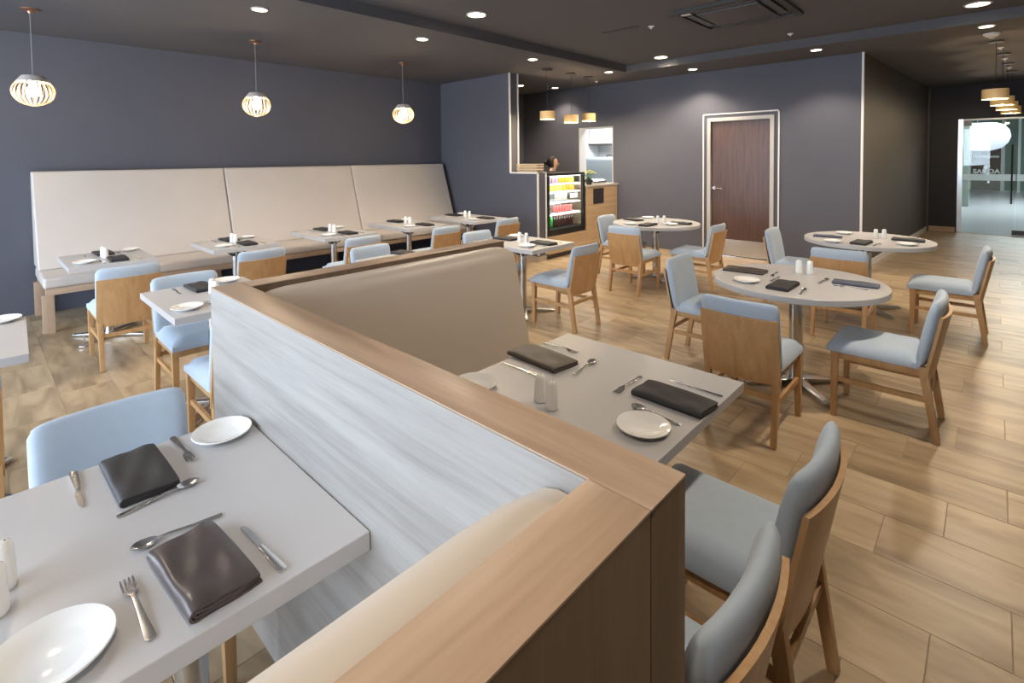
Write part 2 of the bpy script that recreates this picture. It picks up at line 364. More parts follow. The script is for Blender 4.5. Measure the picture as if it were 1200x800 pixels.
# ------------------------------------------------------------------ service wall with a ledge
SX0, SX1, SY0, SY1, SZ = 6.09, 6.28, 5.70, 5.12, 1.385
w = MB(); w.box(SX0, SX1, SY0, YB, -0.1, ZS+0.05); w.box(SX0, SX1, SY1, SY0, -0.1, SZ)
tag(w.build('wall_service', WALL, smooth=0), 'blue grey partition wall stepping down to a ledge by the drinks case', 'wall', kind=STR)
w = MB()
for x in (SX0, SX1):
    w.box(x-0.012, x+0.012, SY0-0.014, SY0+0.01, SZ, ZS); w.box(x-0.012, x+0.012, SY1-0.014, SY0, SZ-0.012, SZ+0.014); w.box(x-0.012, x+0.012, SY1-0.014, SY1+0.01, 0.1, SZ)
tag(w.build('trim_2', TRIM, smooth=0), 'thin white strips edging the stepped service wall', 'trim', kind=STR)
tag(MB().box(SX0-0.012, SX0, SY1-0.012, YB-1.0, 0, 0.08).box(SX0, SX1, SY1-0.012, SY1, 0, 0.08).build('baseboard_service', mat('pale_skirting', (0.40, 0.34, 0.28), 0.5), smooth=0), 'pale skirting at the foot of the stepped service wall', 'baseboard', kind=STR)

# ------------------------------------------------------------------ brown door
BROWN = wood('brown_door_veneer', (0.055, 0.026, 0.019), (0.085, 0.042, 0.031), (0.115, 0.058, 0.044), 2, 0.35, scale=2.2)
FRAMEM = mat('door_frame_paint', (0.46, 0.44, 0.42), 0.45)
t = thing('door_1', 'dark brown wooden door with steel kick plate in a pale frame', 'door', (XD, (DY0+DY1)/2, 0), kind=STR)
hw = (DY1-DY0)/2
f = MB()
for s_ in (-1, 1): f.box(-0.02, 0.16, s_*hw, s_*(hw-0.055), 0, DZ)
f.box(-0.02, 0.16, -hw+0.055, hw-0.055, DZ-0.055, DZ); f.build('door_frame', FRAMEM, t, 0)
f = MB()
for s_ in (-1, 1): f.box(-0.012, 0.0, s_*(hw+0.075), s_*(hw+0.055), 0, DZ+0.07)
f.box(-0.012, 0.0, -hw-0.075, hw+0.075, DZ+0.05, DZ+0.07); f.build('outline_strip', TRIM, t, 0)
leaf = MB().box(0.03, 0.075, -hw+0.057, hw-0.057, 0.008, DZ-0.057).build('door_leaf', BROWN, t, 0)
kp = MB().box(0.024, 0.03, -hw+0.075, hw-0.075, 0.02, 0.28, 0.001).build('kick_plate', STEEL, leaf, 0); kp['label'] = 'brushed steel kick plate'
h_ = MB(); h_.tube([(0.03, hw-0.12, 1.10), (-0.02, hw-0.12, 1.10)], 0.027, 16); h_.tube([(-0.025, hw-0.12, 1.10), (-0.035, hw-0.14, 1.10), (-0.035, hw-0.25, 1.095)], 0.011, 8)
hd = h_.build('door_handle', STEEL, leaf); hd['label'] = 'steel lever handle'

# ------------------------------------------------------------------ kitchen behind the doorway
KW = mat('kitchen_white', (0.72, 0.73, 0.74), 0.5)
k = MB(); k.box(XD+0.2, 11.2, 7.3, 7.4, -0.1, 2.9); k.box(XD+0.2, 11.2, 4.5, 4.6, -0.1, 2.9); k.box(11.1, 11.2, 4.6, 7.3, -0.1, 2.9); k.box(XD+0.2, 11.2, 4.5, 7.4, 2.8, 2.9)
tag(k.build('wall_kitchen', KW, smooth=0), 'white kitchen walls seen through the bright doorway', 'wall', kind=STR)
tag(MB().box(XD+0.2, 11.2, 4.5, 7.4, -0.1, 0).build('floor_kitchen', mat('kitchen_floor', (0.4, 0.38, 0.36), 0.5), smooth=0), 'plain grey kitchen floor', 'floor', kind=STR)
j = MB()
j.box(XD-0.014, XD+0.21, KY0, KY0+0.02, 0, KZ); j.box(XD-0.014, XD+0.21, KY1-0.02, KY1, 0, KZ); j.box(XD-0.014, XD+0.21, KY0+0.02, KY1-0.02, KZ-0.02, KZ)
tag(j.build('trim_3', FRAMEM, smooth=0), 'pale jamb lining of the kitchen doorway', 'trim', kind=STR)
ld = bpy.data.lights.new('kitchen_fill', 'AREA'); ld.energy = 60; ld.size = 1.4; ld.color = (0.92, 0.97, 1.0)
t = thing('kitchen_fill_panel', 'square white fill light added unseen in the kitchen', 'ceiling light', (9.4, 5.9, 2.8))  # unseen fitting, added to light the kitchen behind the doorway
MB().box(-0.6, 0.6, -0.6, 0.6, -0.05, 0).build('housing', KW, t, 0)
MB().box(-0.55, 0.55, -0.55, 0.55, -0.058, -0.05).build('diffuser', mat('kitchen_fill_glow', (0.8, 0.8, 0.8), 0.5, emit=(0.92, 0.97, 1), es=3.0), t, 0)
lo = bpy.data.objects.new('kitchen_fill_area', ld); COL.objects.link(lo); lo.location = (0, 0, -0.07); lo.parent = t
STL = mat('kitchen_stainless', (0.24, 0.27, 0.28), 0.5, 0.3)
t = thing('kitchen_hood', 'cream extractor hood with a dark lower rim', 'hood', (10.58, 6.9, 1.95))
MB().hexa([(0.05, -1.3, 0), (0.5, -1.3, 0), (0.5, 0.38, 0), (0.05, 0.38, 0), (0.1, -1.3, 0.6), (0.5, -1.3, 0.6), (0.5, 0.38, 0.6), (0.1, 0.38, 0.6)], 0.01).build('canopy', mat('hood_cream', (0.75, 0.70, 0.62), 0.5), t)
MB().box(0.04, 0.5, -1.31, 0.38, -0.035, 0).build('rim', DARKM, t, 0)
t = thing('kitchen_appliance', 'grey rounded stainless steel kitchen appliance with a top handle', 'appliance', (10.0, 6.35, 0))
MB().box(-0.4, 0.4, -0.45, 0.45, 0.06, 0.85, 0.01).build('stand', STL, t)
MB().box(-0.38, 0.38, -0.45, 0.42, 0.85, 1.62, 0.09, 4).build('body', STL, t)
MB().tube([(-0.1, -0.25, 1.62), (-0.1, -0.25, 1.66), (-0.1, -0.05, 1.66), (-0.1, -0.05, 1.62)], 0.012).build('handle', BLACK, t)

# ------------------------------------------------------------------ entrance wall, glass door and the lobby beyond
DARKW = mat('entrance_dark_paint', (0.016, 0.016, 0.024), 0.6)
EY0, EY1, EZ = -1.35, 0.55, 2.31
w = MB(); w.box(XE, XE+0.15, EY1, RY1+0.3, -0.1, ZS+0.1); w.box(XE, XE+0.15, EY0, EY1, EZ, ZS+0.1); w.box(XE, XE+0.15, -3.3, EY0, -0.1, ZS+0.1)
tag(w.build('wall_entrance', DARKW, smooth=0), 'near black wall around the glass entrance door', 'wall', kind=STR)
tag(MB().box(XE-0.13, XE, RY1-0.03, RY1+0.02, 0, ZS).build('trim_4', WALLD, smooth=0), 'narrow grey pilaster at the entrance corner', 'trim', kind=STR)
tag(MB().box(XE-0.02, XE, EY1+0.02, RY1-0.03, 0, 0.1).build('baseboard_entrance', OAK_Y, smooth=0), 'pale skirting under the near black entrance panel', 'baseboard', kind=STR)
EGL = glass('entrance_glass', (0.88, 0.93, 0.91), 0.04)
FROST = bpy.data.materials.new('frosted_band'); FROST.use_nodes = True
_n = FROST.node_tree; _tr = _n.nodes.new('ShaderNodeBsdfTranslucent'); _tr.inputs[0].default_value = (0.86, 0.92, 0.94, 1)
_mx = _n.nodes.new('ShaderNodeMixShader'); _mx.inputs[0].default_value = 0.75
_n.links.new(_n.nodes['Principled BSDF'].outputs[0], _mx.inputs[1]); _n.links.new(_tr.outputs[0], _mx.inputs[2]); _n.links.new(_mx.outputs[0], _n.nodes['Material Output'].inputs[0])
t = thing('door_2', 'frameless glass entrance door with frosted band and steel jamb', 'door', (XE, 0, 0), kind=STR)
MB().box(-0.03, 0.12, EY1-0.075, EY1, 0, EZ).build('jamb', STEEL, t, 0)
MB().box(-0.03, 0.12, EY0, EY1-0.075, EZ-0.03, EZ).build('head_rail', mat('rail_grey', (0.4, 0.42, 0.43), 0.4, 0.5), t, 0)
for (a, b) in ((0.465, -0.30), (-0.31, -1.30)):
    g = MB().box(0.03, 0.042, b, a, 0.012, EZ-0.035).build('glass_pane', EGL, t, 0)
    MB().box(0.024, 0.029, b, a-0.005, 1.07, 1.20).build('frosted_band', FROST, g, 0)
MB().tube([(-0.02, -0.245, 0.62), (-0.02, -0.245, 1.78)], 0.014, 8).tube([(-0.02, -0.245, 0.72), (0.03, -0.245, 0.72)], 0.01, 6).tube([(-0.02, -0.245, 1.68), (0.03, -0.245, 1.68)], 0.01, 6).build('pull_handle', DARKM, t)
MB().box(0.02, 0.05, 0.35, 0.465, EZ-0.14, EZ-0.035).build('patch_fitting', DARKM, t, 0)
MB().box(0.02, 0.05, -0.55, -0.26, 0.012, 0.11).build('patch_fitting', DARKM, t, 0)
cu = bpy.data.curves.new('lettering', 'FONT'); cu.body = 'SALIDA'; cu.size = 0.12; cu.offset = 0.004; cu.extrude = 0.002; cu.align_x = 'CENTER'
lt = bpy.data.objects.new('lettering', cu); COL.objects.link(lt)
bpy.context.view_layer.update()
me = bpy.data.meshes.new_from_object(lt.evaluated_get(bpy.context.evaluated_depsgraph_get())); bpy.data.objects.remove(lt)
lt = bpy.data.objects.new('lettering', me); COL.objects.link(lt); me.materials.append(FROST); lt.parent = t
lt.location = (0.02, 0.12, 1.215); lt.rotation_euler = (R(90), 0, R(-90))
# lobby
LF = mat('lobby_floor', (0.42, 0.43, 0.46), 0.22, var=0.12, vs=2.0)
LW = mat('lobby_green_wall', (0.20, 0.27, 0.22), 0.5, var=0.2, vs=1.5)
tag(MB().box(XE+0.1, 31, -8, 5, -0.12, -0.006).build('floor_lobby', LF, smooth=0), 'polished grey floor of the lobby beyond the glass door', 'floor', kind=STR)
tag(MB().box(XE+0.15, 31, -8, 5, 3.6, 3.7).build('ceiling_lobby', mat('lobby_ceiling', (0.5, 0.5, 0.5), 0.6), smooth=0), 'plain lobby ceiling beyond the glass door', 'ceiling', kind=STR)
w = MB(); w.box(30.5, 30.7, -8, 5, 0, 3.6); w.box(XE+0.15, 30.5, 4.8, 5, 0, 3.6); w.box(XE+0.15, 30.5, -8, -7.8, 0, 3.6); w.box(XE+0.15, XE+0.2, 0.9, 4.8, 0, 3.6); w.box(XE+0.15, XE+0.2, -7.8, -1.5, 0, 3.6)
tag(w.build('wall_lobby', LW, smooth=0), 'greenish lobby walls beyond the glass door', 'wall', kind=STR)
t = thing('lobby_panelling', 'brown lobby wall panel between white posts with a white shelf line', 'wall panel', (30.4, 0.27, 0))
MB().box(0, 0.1, -0.46, 0.47, 0.55, 2.6).build('panel', mat('lobby_brown', (0.10, 0.045, 0.028), 0.4), t, 0)
MB().box(-0.05, 0.1, -0.46, 0.47, 0, 0.55).build('base', mat('lobby_base', (0.24, 0.22, 0.20), 0.5), t, 0)
for y in (-0.52, 0.53): MB().box(-0.05, 0.1, y-0.06, y+0.06, 0, 3.0).build('post', TRIM, t, 0)
MB().box(-0.06, 0, -0.40, 0.36, 1.42, 1.50).build('shelf', TRIM, t, 0)
tag(MB().box(21.0, 21.3, 0.56, 0.80, 0, 3.6, 0.01).build('lobby_column', mat('column_green', (0.24, 0.29, 0.25), 0.5)), 'slim grey green lobby column beside the glowing white lamp', 'column')
t = thing('lobby_lamp', 'large glowing white rounded lamp hanging in the lobby', 'lamp', (22.4, 0.42, 2.12))
MB().lathe([(0.0, -0.42), (0.35, -0.42), (0.58, -0.34), (0.72, -0.18), (0.78, 0.02), (0.74, 0.22), (0.62, 0.38), (0.45, 0.45), (0.0, 0.46)], seg=32).build('shade', mat('lamp_white', (0.5, 0.52, 0.60), 0.4, emit=(0.78, 0.82, 1.0), es=0.30), t)
MB().tube([(0, 0, 0.46), (0, 0, 1.48)], 0.01).build('rod', STEEL, t)
for y in (-0.72, -1.28):
    tag(MB().box(29.5, 29.6, y-0.04, y+0.04, 0, 3.6).build('lobby_mullion', TRIM, smooth=0), 'white upright post on the lobby side, %s one' % ('nearer the brown panel' if y > -1 else 'farther from the brown panel'), 'post')
t = thing('lobby_fill_panel', 'long bright fill light panel added unseen in the lobby', 'ceiling light', (21, -1.5, 3.6))  # added out of view as the light source for the lobby
MB().box(-3, 3, -1.5, 1.5, -0.06, 0).build('housing', TRIM, t, 0)
MB().box(-2.95, 2.95, -1.45, 1.45, -0.07, -0.06).build('diffuser', mat('lobby_fill_glow', (0.8, 0.8, 0.8), 0.5, emit=(0.9, 0.96, 1), es=3.0), t, 0)
ld = bpy.data.lights.new('lobby_fill', 'AREA'); ld.shape = 'RECTANGLE'; ld.energy = 200; ld.size = 5.8; ld.size_y = 2.8; ld.color = (0.9, 0.96, 1.0)
lo = bpy.data.objects.new('lobby_fill_area', ld); COL.objects.link(lo); lo.location = (0, 0, -0.09); lo.parent = t

# ================================================================== BOOTH PARTITION
PX0, PX1, PZ = 0.632, 0.742, 1.135
PYN, PYF = 0.333, 2.185
END = wood('brown_end_panel', (0.135, 0.092, 0.060), (0.17, 0.118, 0.078), (0.21, 0.15, 0.10), 2, 0.45, scale=1.2)
t = thing('booth_partition', 'waist high zigzag booth partition with oak cap and grey wood panels', 'partition', (PX0, PYN, 0))
def pb(name, m, x0, x1, y0, y1, z0, z1, bev=0.002):
    return MB().box(x0-PX0, x1-PX0, y0-PYN, y1-PYN, z0, z1, bev).build(name, m, t, 30)
NY1 = 0.437                                       # near leg cap: y from PYN to NY1
FX1 = 2.17                                        # far leg reaches to here
pb('core', END, PX0+0.012, PX1-0.004, PYN+0.012, PYF-0.012, 0.0, PZ-0.004)
pb('core', END, PX1-0.004, FX1-0.004, PYF-0.100, PYF-0.012, 0.0, PZ-0.004)
pb('core', END, -1.60, PX0+0.012, PYN+0.012, NY1-0.004, 0.0, PZ-0.004)
pb('oak_cap', OAK_Y, PX0, PX1, PYN, PYF, PZ-0.004, PZ, 0.0008)
pb('oak_cap', OAK_X, PX1+0.001, FX1, PYF-0.104, PYF, PZ-0.004, PZ, 0.0008)
pb('oak_cap', OAK_X, -1.62, PX0-0.0015, PYN, NY1, PZ-0.004, PZ, 0.0008)
pb('grey_wood_panel', ASH_Y, PX0-0.001, PX0+0.012, NY1-0.004, PYF, 0.0, PZ-0.0042, 0.0)
pb('grey_wood_panel', ASH_X, PX0+0.012, FX1-0.004, PYF-0.012, PYF-0.001, 0.0, PZ-0.0042, 0.0)
e1 = pb('end_panel', END, PX0+0.003, PX1-0.001, PYN+0.001, PYN+0.012, 0.0, PZ-0.0045, 0.001); e1['label'] = 'narrow brown wood end panel'
e2 = pb('end_panel', END, -1.60, PX0-0.001, PYN+0.001, PYN+0.012, 0.0, PZ-0.0045, 0.001); e2['label'] = 'wide brown wood panel'
pb('side_panel', END, PX1-0.004, PX1-0.001, PYN+0.012, PYF-0.11, 0.0, PZ-0.0045, 0.0)

TANV = mat('tan_vinyl', (0.58, 0.505, 0.43), 0.42, var=0.04, vs=4, bump=0.05, bs=160)
def booth_bench(name, label, x0, x1, ywall, sgn):
    """bench along a partition: sgn=+1 sits facing +y, -1 facing -y"""
    t = thing(name, label, 'bench', ((x0+x1)/2, ywall, 0))
    hw = (x1-x0)/2
    def Y(v): return sgn*v
    b = MB(); b.box(-hw, hw, Y(0.002), Y(0.50), 0.06, 0.38, 0.004); b.box(-hw+0.03, hw-0.03, Y(0.03), Y(0.44), 0, 0.06)
    b.build('base', OAK_X, t)
    MB().box(-hw, hw, Y(0.12), Y(0.56), 0.381, 0.475, 0.025, 4).build('seat_cushion', TANV, t, 40)
    # reclined back cushion with a rounded top edge
    pr = [(0.002, 0.476), (0.21, 0.476), (0.225, 0.50), (0.225, 0.56), (0.115, 1.05), (0.105, 1.085), (0.085, 1.108), (0.055, 1.118), (0.025, 1.118), (0.004, 1.10)]
    m_ = MB(); n = 24; T = []
    rings = []
    for i in range(n+1):
        f = -hw + (2*hw)*i/n
        e = min(i, n-i)
        sh = [0.965, 0.992, 1.0][min(e, 2)]
        rings.append([m_.bm.verts.new((f, Y(a*(sh if a > 0.05 else 1)), 0.476+(b_-0.476)*(sh if b_ > 1.0 else 1))) for (a, b_) in pr])
    k = len(pr)
    for A, B in zip(rings, rings[1:]):
        for q in range(k): m_.bm.faces.new((A[q], A[(q+1) % k], B[(q+1) % k], B[q]))
    m_.bm.faces.new(rings[0]); m_.bm.faces.new(rings[-1])
    m_.build('back_cushion', TANV, t, 50)
    return t
booth_bench('booth_bench', 'cream padded booth bench against the far arm of the partition', PX1+0.006, 2.14, PYF-0.105, -1)
booth_bench('booth_bench', 'cream padded booth bench along the nearest oak cap in the foreground', -1.55, PX0-0.004, NY1+0.001, 1)

# ================================================================== LONG BANQUETTE
t = thing('banquette', 'long cream upholstered wall banquette with tall back panels and oak legs', 'banquette', (0.45, 7.44, 0))
BX = [0.0, 1.86, 3.69, 5.55]
for a, b in zip(BX, BX[1:]):
    # tall sloped back panel
    y0 = -0.002
    P = [(a+0.004, -0.46, 0.53), (b-0.004, -0.46, 0.53), (b-0.004, y0, 0.53), (a+0.004, y0, 0.53), (a+0.004, -0.14, 1.535), (b-0.004, -0.14, 1.535), (b-0.004, y0, 1.535), (a+0.004, y0, 1.535)]
    MB().hexa(P, 0.022, 4).build('back_panel', CREAM, t, 45)
    MB().box(a+0.003, b-0.003, -0.97, -0.12, 0.425, 0.53, 0.03, 4).build('seat_cushion', CREAM, t, 45)
MB().box(0.02, 5.53, -0.95, -0.88, 0.36, 0.424, 0.003).box(0.02, 5.53, -0.10, -0.03, 0.36, 0.424, 0.003).build('rail', OAK_X, t)
for x in (0.035, 1.76, 3.42, 5.45):
    for (y, h) in ((-0.915, 0.36), (-0.075, 0.36)):
        MB().box(x-0.045, x+0.045, y-0.035, y+0.035, 0, h, 0.003).build('leg', OAK_Z, t)

# ================================================================== CHAIRS
def make_chair():
    t = thing('dining_chair', '', 'chair')
    W2, N = 0.205, 10
    # seat cushion, softly domed
    m_ = MB(); top = []; bot = []
    for i in range(N+1):
        v = i/N; y = -0.185 + 0.455*v; rt = []; rb = []
        hw = 0.212 - 0.006*(1-v)
        for j in range(N+1):
            u = j/N*2-1
            e = max(abs(u), abs(2*v-1))
            k = (max(0, e-0.72)/0.28)
            z = 0.478 - 0.040*k**2.6
            sc = 1.0
            rt.append((u*hw*sc, y, z)); rb.append((u*hw, y, 0.405))
        top.append(rt); bot.append(rb)
    m_.slab(top, bot).build('seat', FABRIC, t, 60)
    MB().box(-0.195, 0.195, -0.19, 0.252, 0.362, 0.404, 0.002).build('seat_frame', CHAIRW, t)
    # back cushion: curved in plan, leaning, rounded top
    def yb(u, z):      # front face of the back panel
        return -0.205 - (z-0.40)*0.19 - 0.028*(1-u*u)
    zs = [0.43, 0.47, 0.52, 0.58, 0.64, 0.70, 0.745, 0.775, 0.793, 0.80]
    th = [0.042, 0.056, 0.062, 0.064, 0.064, 0.062, 0.056, 0.046, 0.030, 0.012]
    m_ = MB(); fr = []; bk = []
    us = [-1, -0.985, -0.95, -0.89, -0.8, -0.6, -0.3, 0, 0.3, 0.6, 0.8, 0.89, 0.95, 0.985, 1]
    for z, q in zip(zs, th):
        a = []; b = []
        for u in us:
            e = max(0, abs(u)-0.80)/0.20; k = math.sqrt(max(0.03, 1-e*e))
            hw = 0.214 - (0.010 if z > 0.79 else 0)
            mid = yb(u, z) + 0.034 - (q/2)*(1-k)*0.35
            zz = z - 0.010*e*e*(1 if z > 0.74 else 0)
            a.append((u*hw, mid + (q/2)*k, zz)); b.append((u*hw, mid - (q/2)*k, zz))
        fr.append(a); bk.append(b)
    m_.slab(fr, bk).build('back_cushion', FABRIC, t, 75)
    # bent plywood back panel
    m_ = MB(); fr = []; bk = []
    for z in (0.335, 0.42, 0.52, 0.62, 0.715):
        a = []; b = []
        for j in range(N+1):
            u = j/N*2-1
            y = yb(u, z) - 0.002
            a.append((u*0.213, y, z)); b.append((u*0.213, y-0.016, z))
        fr.append(a); bk.append(b)
    m_.slab(fr, bk).build('back_panel', CHAIRW, t, 40)
    # legs
    for s_ in (-1, 1):
        MB().bar((s_*0.192, 0.232, 0.002), (s_*0.190, 0.228, 0.40), 0.030, 0.030, (0, 1, 0), 0.040, 0.040, 0.002).build('leg', CHAIRW, t)
        MB().bar((s_*0.192, -0.262, 0.002), (s_*0.190, -0.196, 0.42), 0.028, 0.032, (0, 1, 0), 0.036, 0.044, 0.002).build('leg', CHAIRW, t)
        MB().bar((s_*0.190, 0.220, 0.235), (s_*0.190, -0.225, 0.235), 0.018, 0.030).build('stretcher', CHAIRW, t)
    MB().bar((-0.185, -0.222, 0.265), (0.185, -0.222, 0.265), 0.018, 0.030).build('stretcher', CHAIRW, t)
    return t
chair = Proto(make_chair())
def put_chair(x, y, face, label, group='blue upholstered oak dining chairs'):
    """x,y: centre; face: '+y','-y','+x'"""
    rz = {'+y': 0, '-y': math.pi, '+x': -math.pi/2, '-x': math.pi/2}[face[:2]]
    if len(face) > 2: rz += R(float(face[2:]))
    return chair.put((x, y, 0), rz, label, group)
# rear feet sit 0.26 behind the centre
put_chair(1.63, 0.60, '+y', 'blue padded oak chair at the booth table, its whole back and seat visible')
put_chair(1.03, 0.60, '+y', 'blue padded oak chair half hidden by the brown end panel in the foreground')
put_chair(0.31, 1.90, '-y', 'pale blue chair across the near left table, only its backrest showing')
put_chair(-0.15, 3.14, '+y', 'chair cut off by the left photo edge, side of its back visible')
put_chair(3.87, 0.47, '+y', 'blue seated oak chair on the right of the nearest round table')
put_chair(3.28, 1.05, '+x', 'chair with broad oak back to us at the nearest round table')
put_chair(4.02, 1.62, '-y', 'blue chair left of the nearest round table, facing it')
put_chair(6.06, 0.29, '+y', 'rightmost chair, at the round table nearer the glass entrance')
put_chair(5.45, 0.97, '+x', 'oak backed chair between the two right hand round tables')
put_chair(6.22, 1.55, '-y', 'grey blue chair standing before the blue wall right of the brown door')
put_chair(5.58, 3.16, '+x', 'oak backed chair facing the round table by the dark wall')
put_chair(6.22, 3.72, '-y', 'blue chair standing in front of the wooden service counter')
put_chair(6.22, 2.65, '+y', 'chair with its oak back towards the brown door')
put_chair(4.00, 3.03, '+y', 'oak backed chair at the square table near the drinks case')
put_chair(3.95, 3.98, '-y', 'blue backed chair on the far side of the table near the drinks case')
put_chair(2.63, 4.06, '-y', 'blue chair back just above the far arm of the partition')
put_chair(1.07, 4.03, '-y', 'pale blue chair across the small table left of the partition corner')
put_chair(1.04, 3.13, '+y', 'chair half hidden behind the grey wood partition end')
for i, (x, y) in enumerate(((0.86, 5.24), (1.86, 5.16), (2.90, 5.13), (4.01, 5.08), (5.10, 5.08))):
    put_chair(x, y, '+y', 'oak backed chair facing the banquette, %s from the left' % ('first', 'second', 'third', 'fourth', 'fifth')[i])

# ================================================================== TABLES
TZ = 0.74
def foot(t, span, r=0.038, zt=TZ-0.035):
    MB().lathe([(r, 0.03), (r, zt)], seg=20).build('post', STEEL, t)
    for k in range(4):
        a = k*math.pi/2 + math.pi/4
        d = Vector((math.cos(a), math.sin(a), 0))
        MB().bar(d*0.02+Vector((0, 0, 0.030)), d*span+Vector((0, 0, 0.014)), 0.075, 0.030, (0, 0, 1), 0.045, 0.016, 0.003).build('foot', STEEL, t)
        MB().bar(d*0.03+Vector((0, 0, zt-0.10)), d*0.17+Vector((0, 0, zt-0.008)), 0.030, 0.012, (0, 0, 1)).build('support_arm', DARKM, t)
def rect_table(x0, x1, y0, y1, label, wide=False, group=None, th=0.04):
    t = thing('dining_table', label, 'table', ((x0+x1)/2, (y0+y1)/2, 0), group=group)
    hx, hy = (x1-x0)/2, (y1-y0)/2
    tt = MB().box(-hx, hx, -hy, hy, TZ-th, TZ, 0.0025).build('table_top', TABLE, t, 0)
    # laminated edge band
    if wide:
        MB().box(-hx*0.75, hx*0.75, -0.05, 0.05, TZ-th-0.02, TZ-th).build('top_rail', DARKM, t, 0)
        for s_ in (-1, 1):
            MB().lathe([(0.038, 0.03), (0.038, TZ-th)], c=(s_*hx*0.55, 0, 0), seg=20).build('post', STEEL, t)
            MB().bar((s_*hx*0.55, -0.3, 0.02), (s_*hx*0.55, 0.3, 0.02), 0.07, 0.036, bevel=0.003).build('foot', STEEL, t)
    else: foot(t, 0.33, zt=TZ-th)
    return t
def round_table(cx, cy, r, label):
    t = thing('round_table', label, 'table', (cx, cy, 0), group='round pedestal tables')
    MB().lathe([(0, TZ-0.04), (r-0.003, TZ-0.04), (r, TZ-0.037), (r, TZ-0.003), (r-0.003, TZ), (0, TZ)], seg=64).build('table_top', TABLE, t, 30)
    foot(t, 0.36, 0.045, TZ-0.04)
    return t
LT = (-0.60, 0.629, 1.058, 1.878); RT = (0.747, 2.052, 0.69, 1.535)
rect_table(*LT, 'large pale grey table in the left foreground against the partition', True, 'booth tables', 0.046)
rect_table(*RT, 'grey booth table right of the partition with shakers and two settings', True, 'booth tables', 0.035)
BAN = [(0.55, 1.18, 5.57, 6.38), (1.645, 2.30, 5.55, 6.33), (2.73, 3.40, 5.41, 6.30), (3.80, 4.47, 5.31, 6.27), (4.83, 5.50, 5.21, 6.23)]
ORD = ('first', 'second', 'third', 'fourth', 'fifth')
for i, b in enumerate(BAN): rect_table(*b, '%s small grey table from the left along the banquette' % ORD[i], group='small tables along the banquette')
MID = {'edge': (-0.465, 0.185, 3.24, 4.04), 'corner': (0.77, 1.42, 3.31, 4.15), 'hidden': (2.32, 2.97, 3.22, 4.05), 'case': (3.66, 4.33, 3.15, 4.0)}
rect_table(*MID['edge'], 'pale table cut off by the left photo edge', group='small tables in the middle row').rotation_euler = (0, 0, R(-2.5))
rect_table(*MID['corner'], 'small grey table left of the partition corner with plate and napkin', group='small tables in the middle row')
rect_table(*MID['hidden'], 'table almost wholly hidden behind the far arm of the partition', group='small tables in the middle row')
rect_table(*MID['case'], 'square topped steel post table near the drinks case', group='small tables in the middle row')
ROUND = {'R1': (4.02, 1.00, 0.54), 'R2': (6.44, 0.95, 0.565), 'R3': (6.33, 3.27, 0.56)}
round_table(*ROUND['R1'], 'nearest round grey table with two shakers and dark napkins')
round_table(*ROUND['R2'], 'round table farther right, towards the glass entrance')
round_table(*ROUND['R3'], 'round table in front of the dark wall beside the brown door')

# ================================================================== TABLEWARE
def make_plate(r):
    t = thing('side_plate', '', 'plate')
    MB().lathe([(0, 0.004), (r*0.50, 0.003), (r*0.56, 0.0), (r*0.60, 0.0), (r*0.66, 0.006), (r*0.99, 0.017), (r, 0.019), (r*0.985, 0.021), (r*0.68, 0.012), (r*0.60, 0.007), (0, 0.007)], seg=48, cap=False).build('dish', CHINA, t, 50)
    return t
PLATE = Proto(make_plate(0.086))
def make_shaker():
    t = thing('shaker', '', 'shaker')
    b = MB().lathe([(0, 0), (0.020, 0.0), (0.0235, 0.003), (0.0235, 0.010), (0.0205, 0.070), (0.0190, 0.088), (0.0165, 0.096), (0.010, 0.100), (0, 0.101)], seg=24, cap=False).build('body', CHINA, t, 50)
    h = MB()
    for k in range(3): h.lathe([(0, 0), (0.0016, 0), (0.0016, 0.0012), (0, 0.0012)], c=(0.006*math.cos(k*2.1), 0.006*math.sin(k*2.1), 0.1004), seg=6, cap=False)
    h.build('pour_holes', BLACK, t, 0)
    return t
SHAKER = Proto(make_shaker())
def flat(pts_w, z, th):
    """strip along +y of given (y, halfwidth, z offset) with thickness"""
    m_ = MB(); top = []; bot = []
    for (y, w, dz) in pts_w:
        top.append([(-w, y, z+dz+th), (0, y, z+dz+th*1.25), (w, y, z+dz+th)]); bot.append([(-w, y, z+dz), (0, y, z+dz), (w, y, z+dz)])
    return m_.slab(top, bot)
def make_fork():
    t = thing('fork', '', 'fork')
    flat([(-0.098, 0.006, 0.002), (-0.090, 0.0095, 0), (-0.03, 0.006, 0.004), (0.02, 0.004, 0.008), (0.038, 0.005, 0.008), (0.048, 0.0115, 0.005), (0.060, 0.0125, 0.002)], 0.0, 0.0022).build('handle', CHROME, t, 40)
    m_ = MB()
    for k in range(4):
        x = (k-1.5)*0.0072
        m_.bar((x, 0.058, 0.0035), (x, 0.085, 0.0025), 0.0042, 0.002); m_.bar((x, 0.085, 0.0025), (x, 0.100, 0.006), 0.0042, 0.002, (0, 0, 1), 0.002, 0.0015)
    m_.build('tines', CHROME, t, 0)
    return t
def make_knife():
    t = thing('knife', '', 'knife')
    flat([(-0.105, 0.006, 0), (-0.098, 0.0095, 0), (-0.05, 0.008, 0), (0.0, 0.0055, 0), (0.004, 0.004, 0)], 0.0, 0.0055).build('handle', CHROME, t, 40)
    m_ = MB(); m_.prism([(-0.004, 0.004), (0.006, 0.004), (0.0095, 0.03), (0.0095, 0.075), (0.006, 0.098), (0.0, 0.106), (-0.004, 0.100)], 0.001, 0.0028)
    m_.build('blade', STEEL, t, 0)
    return t
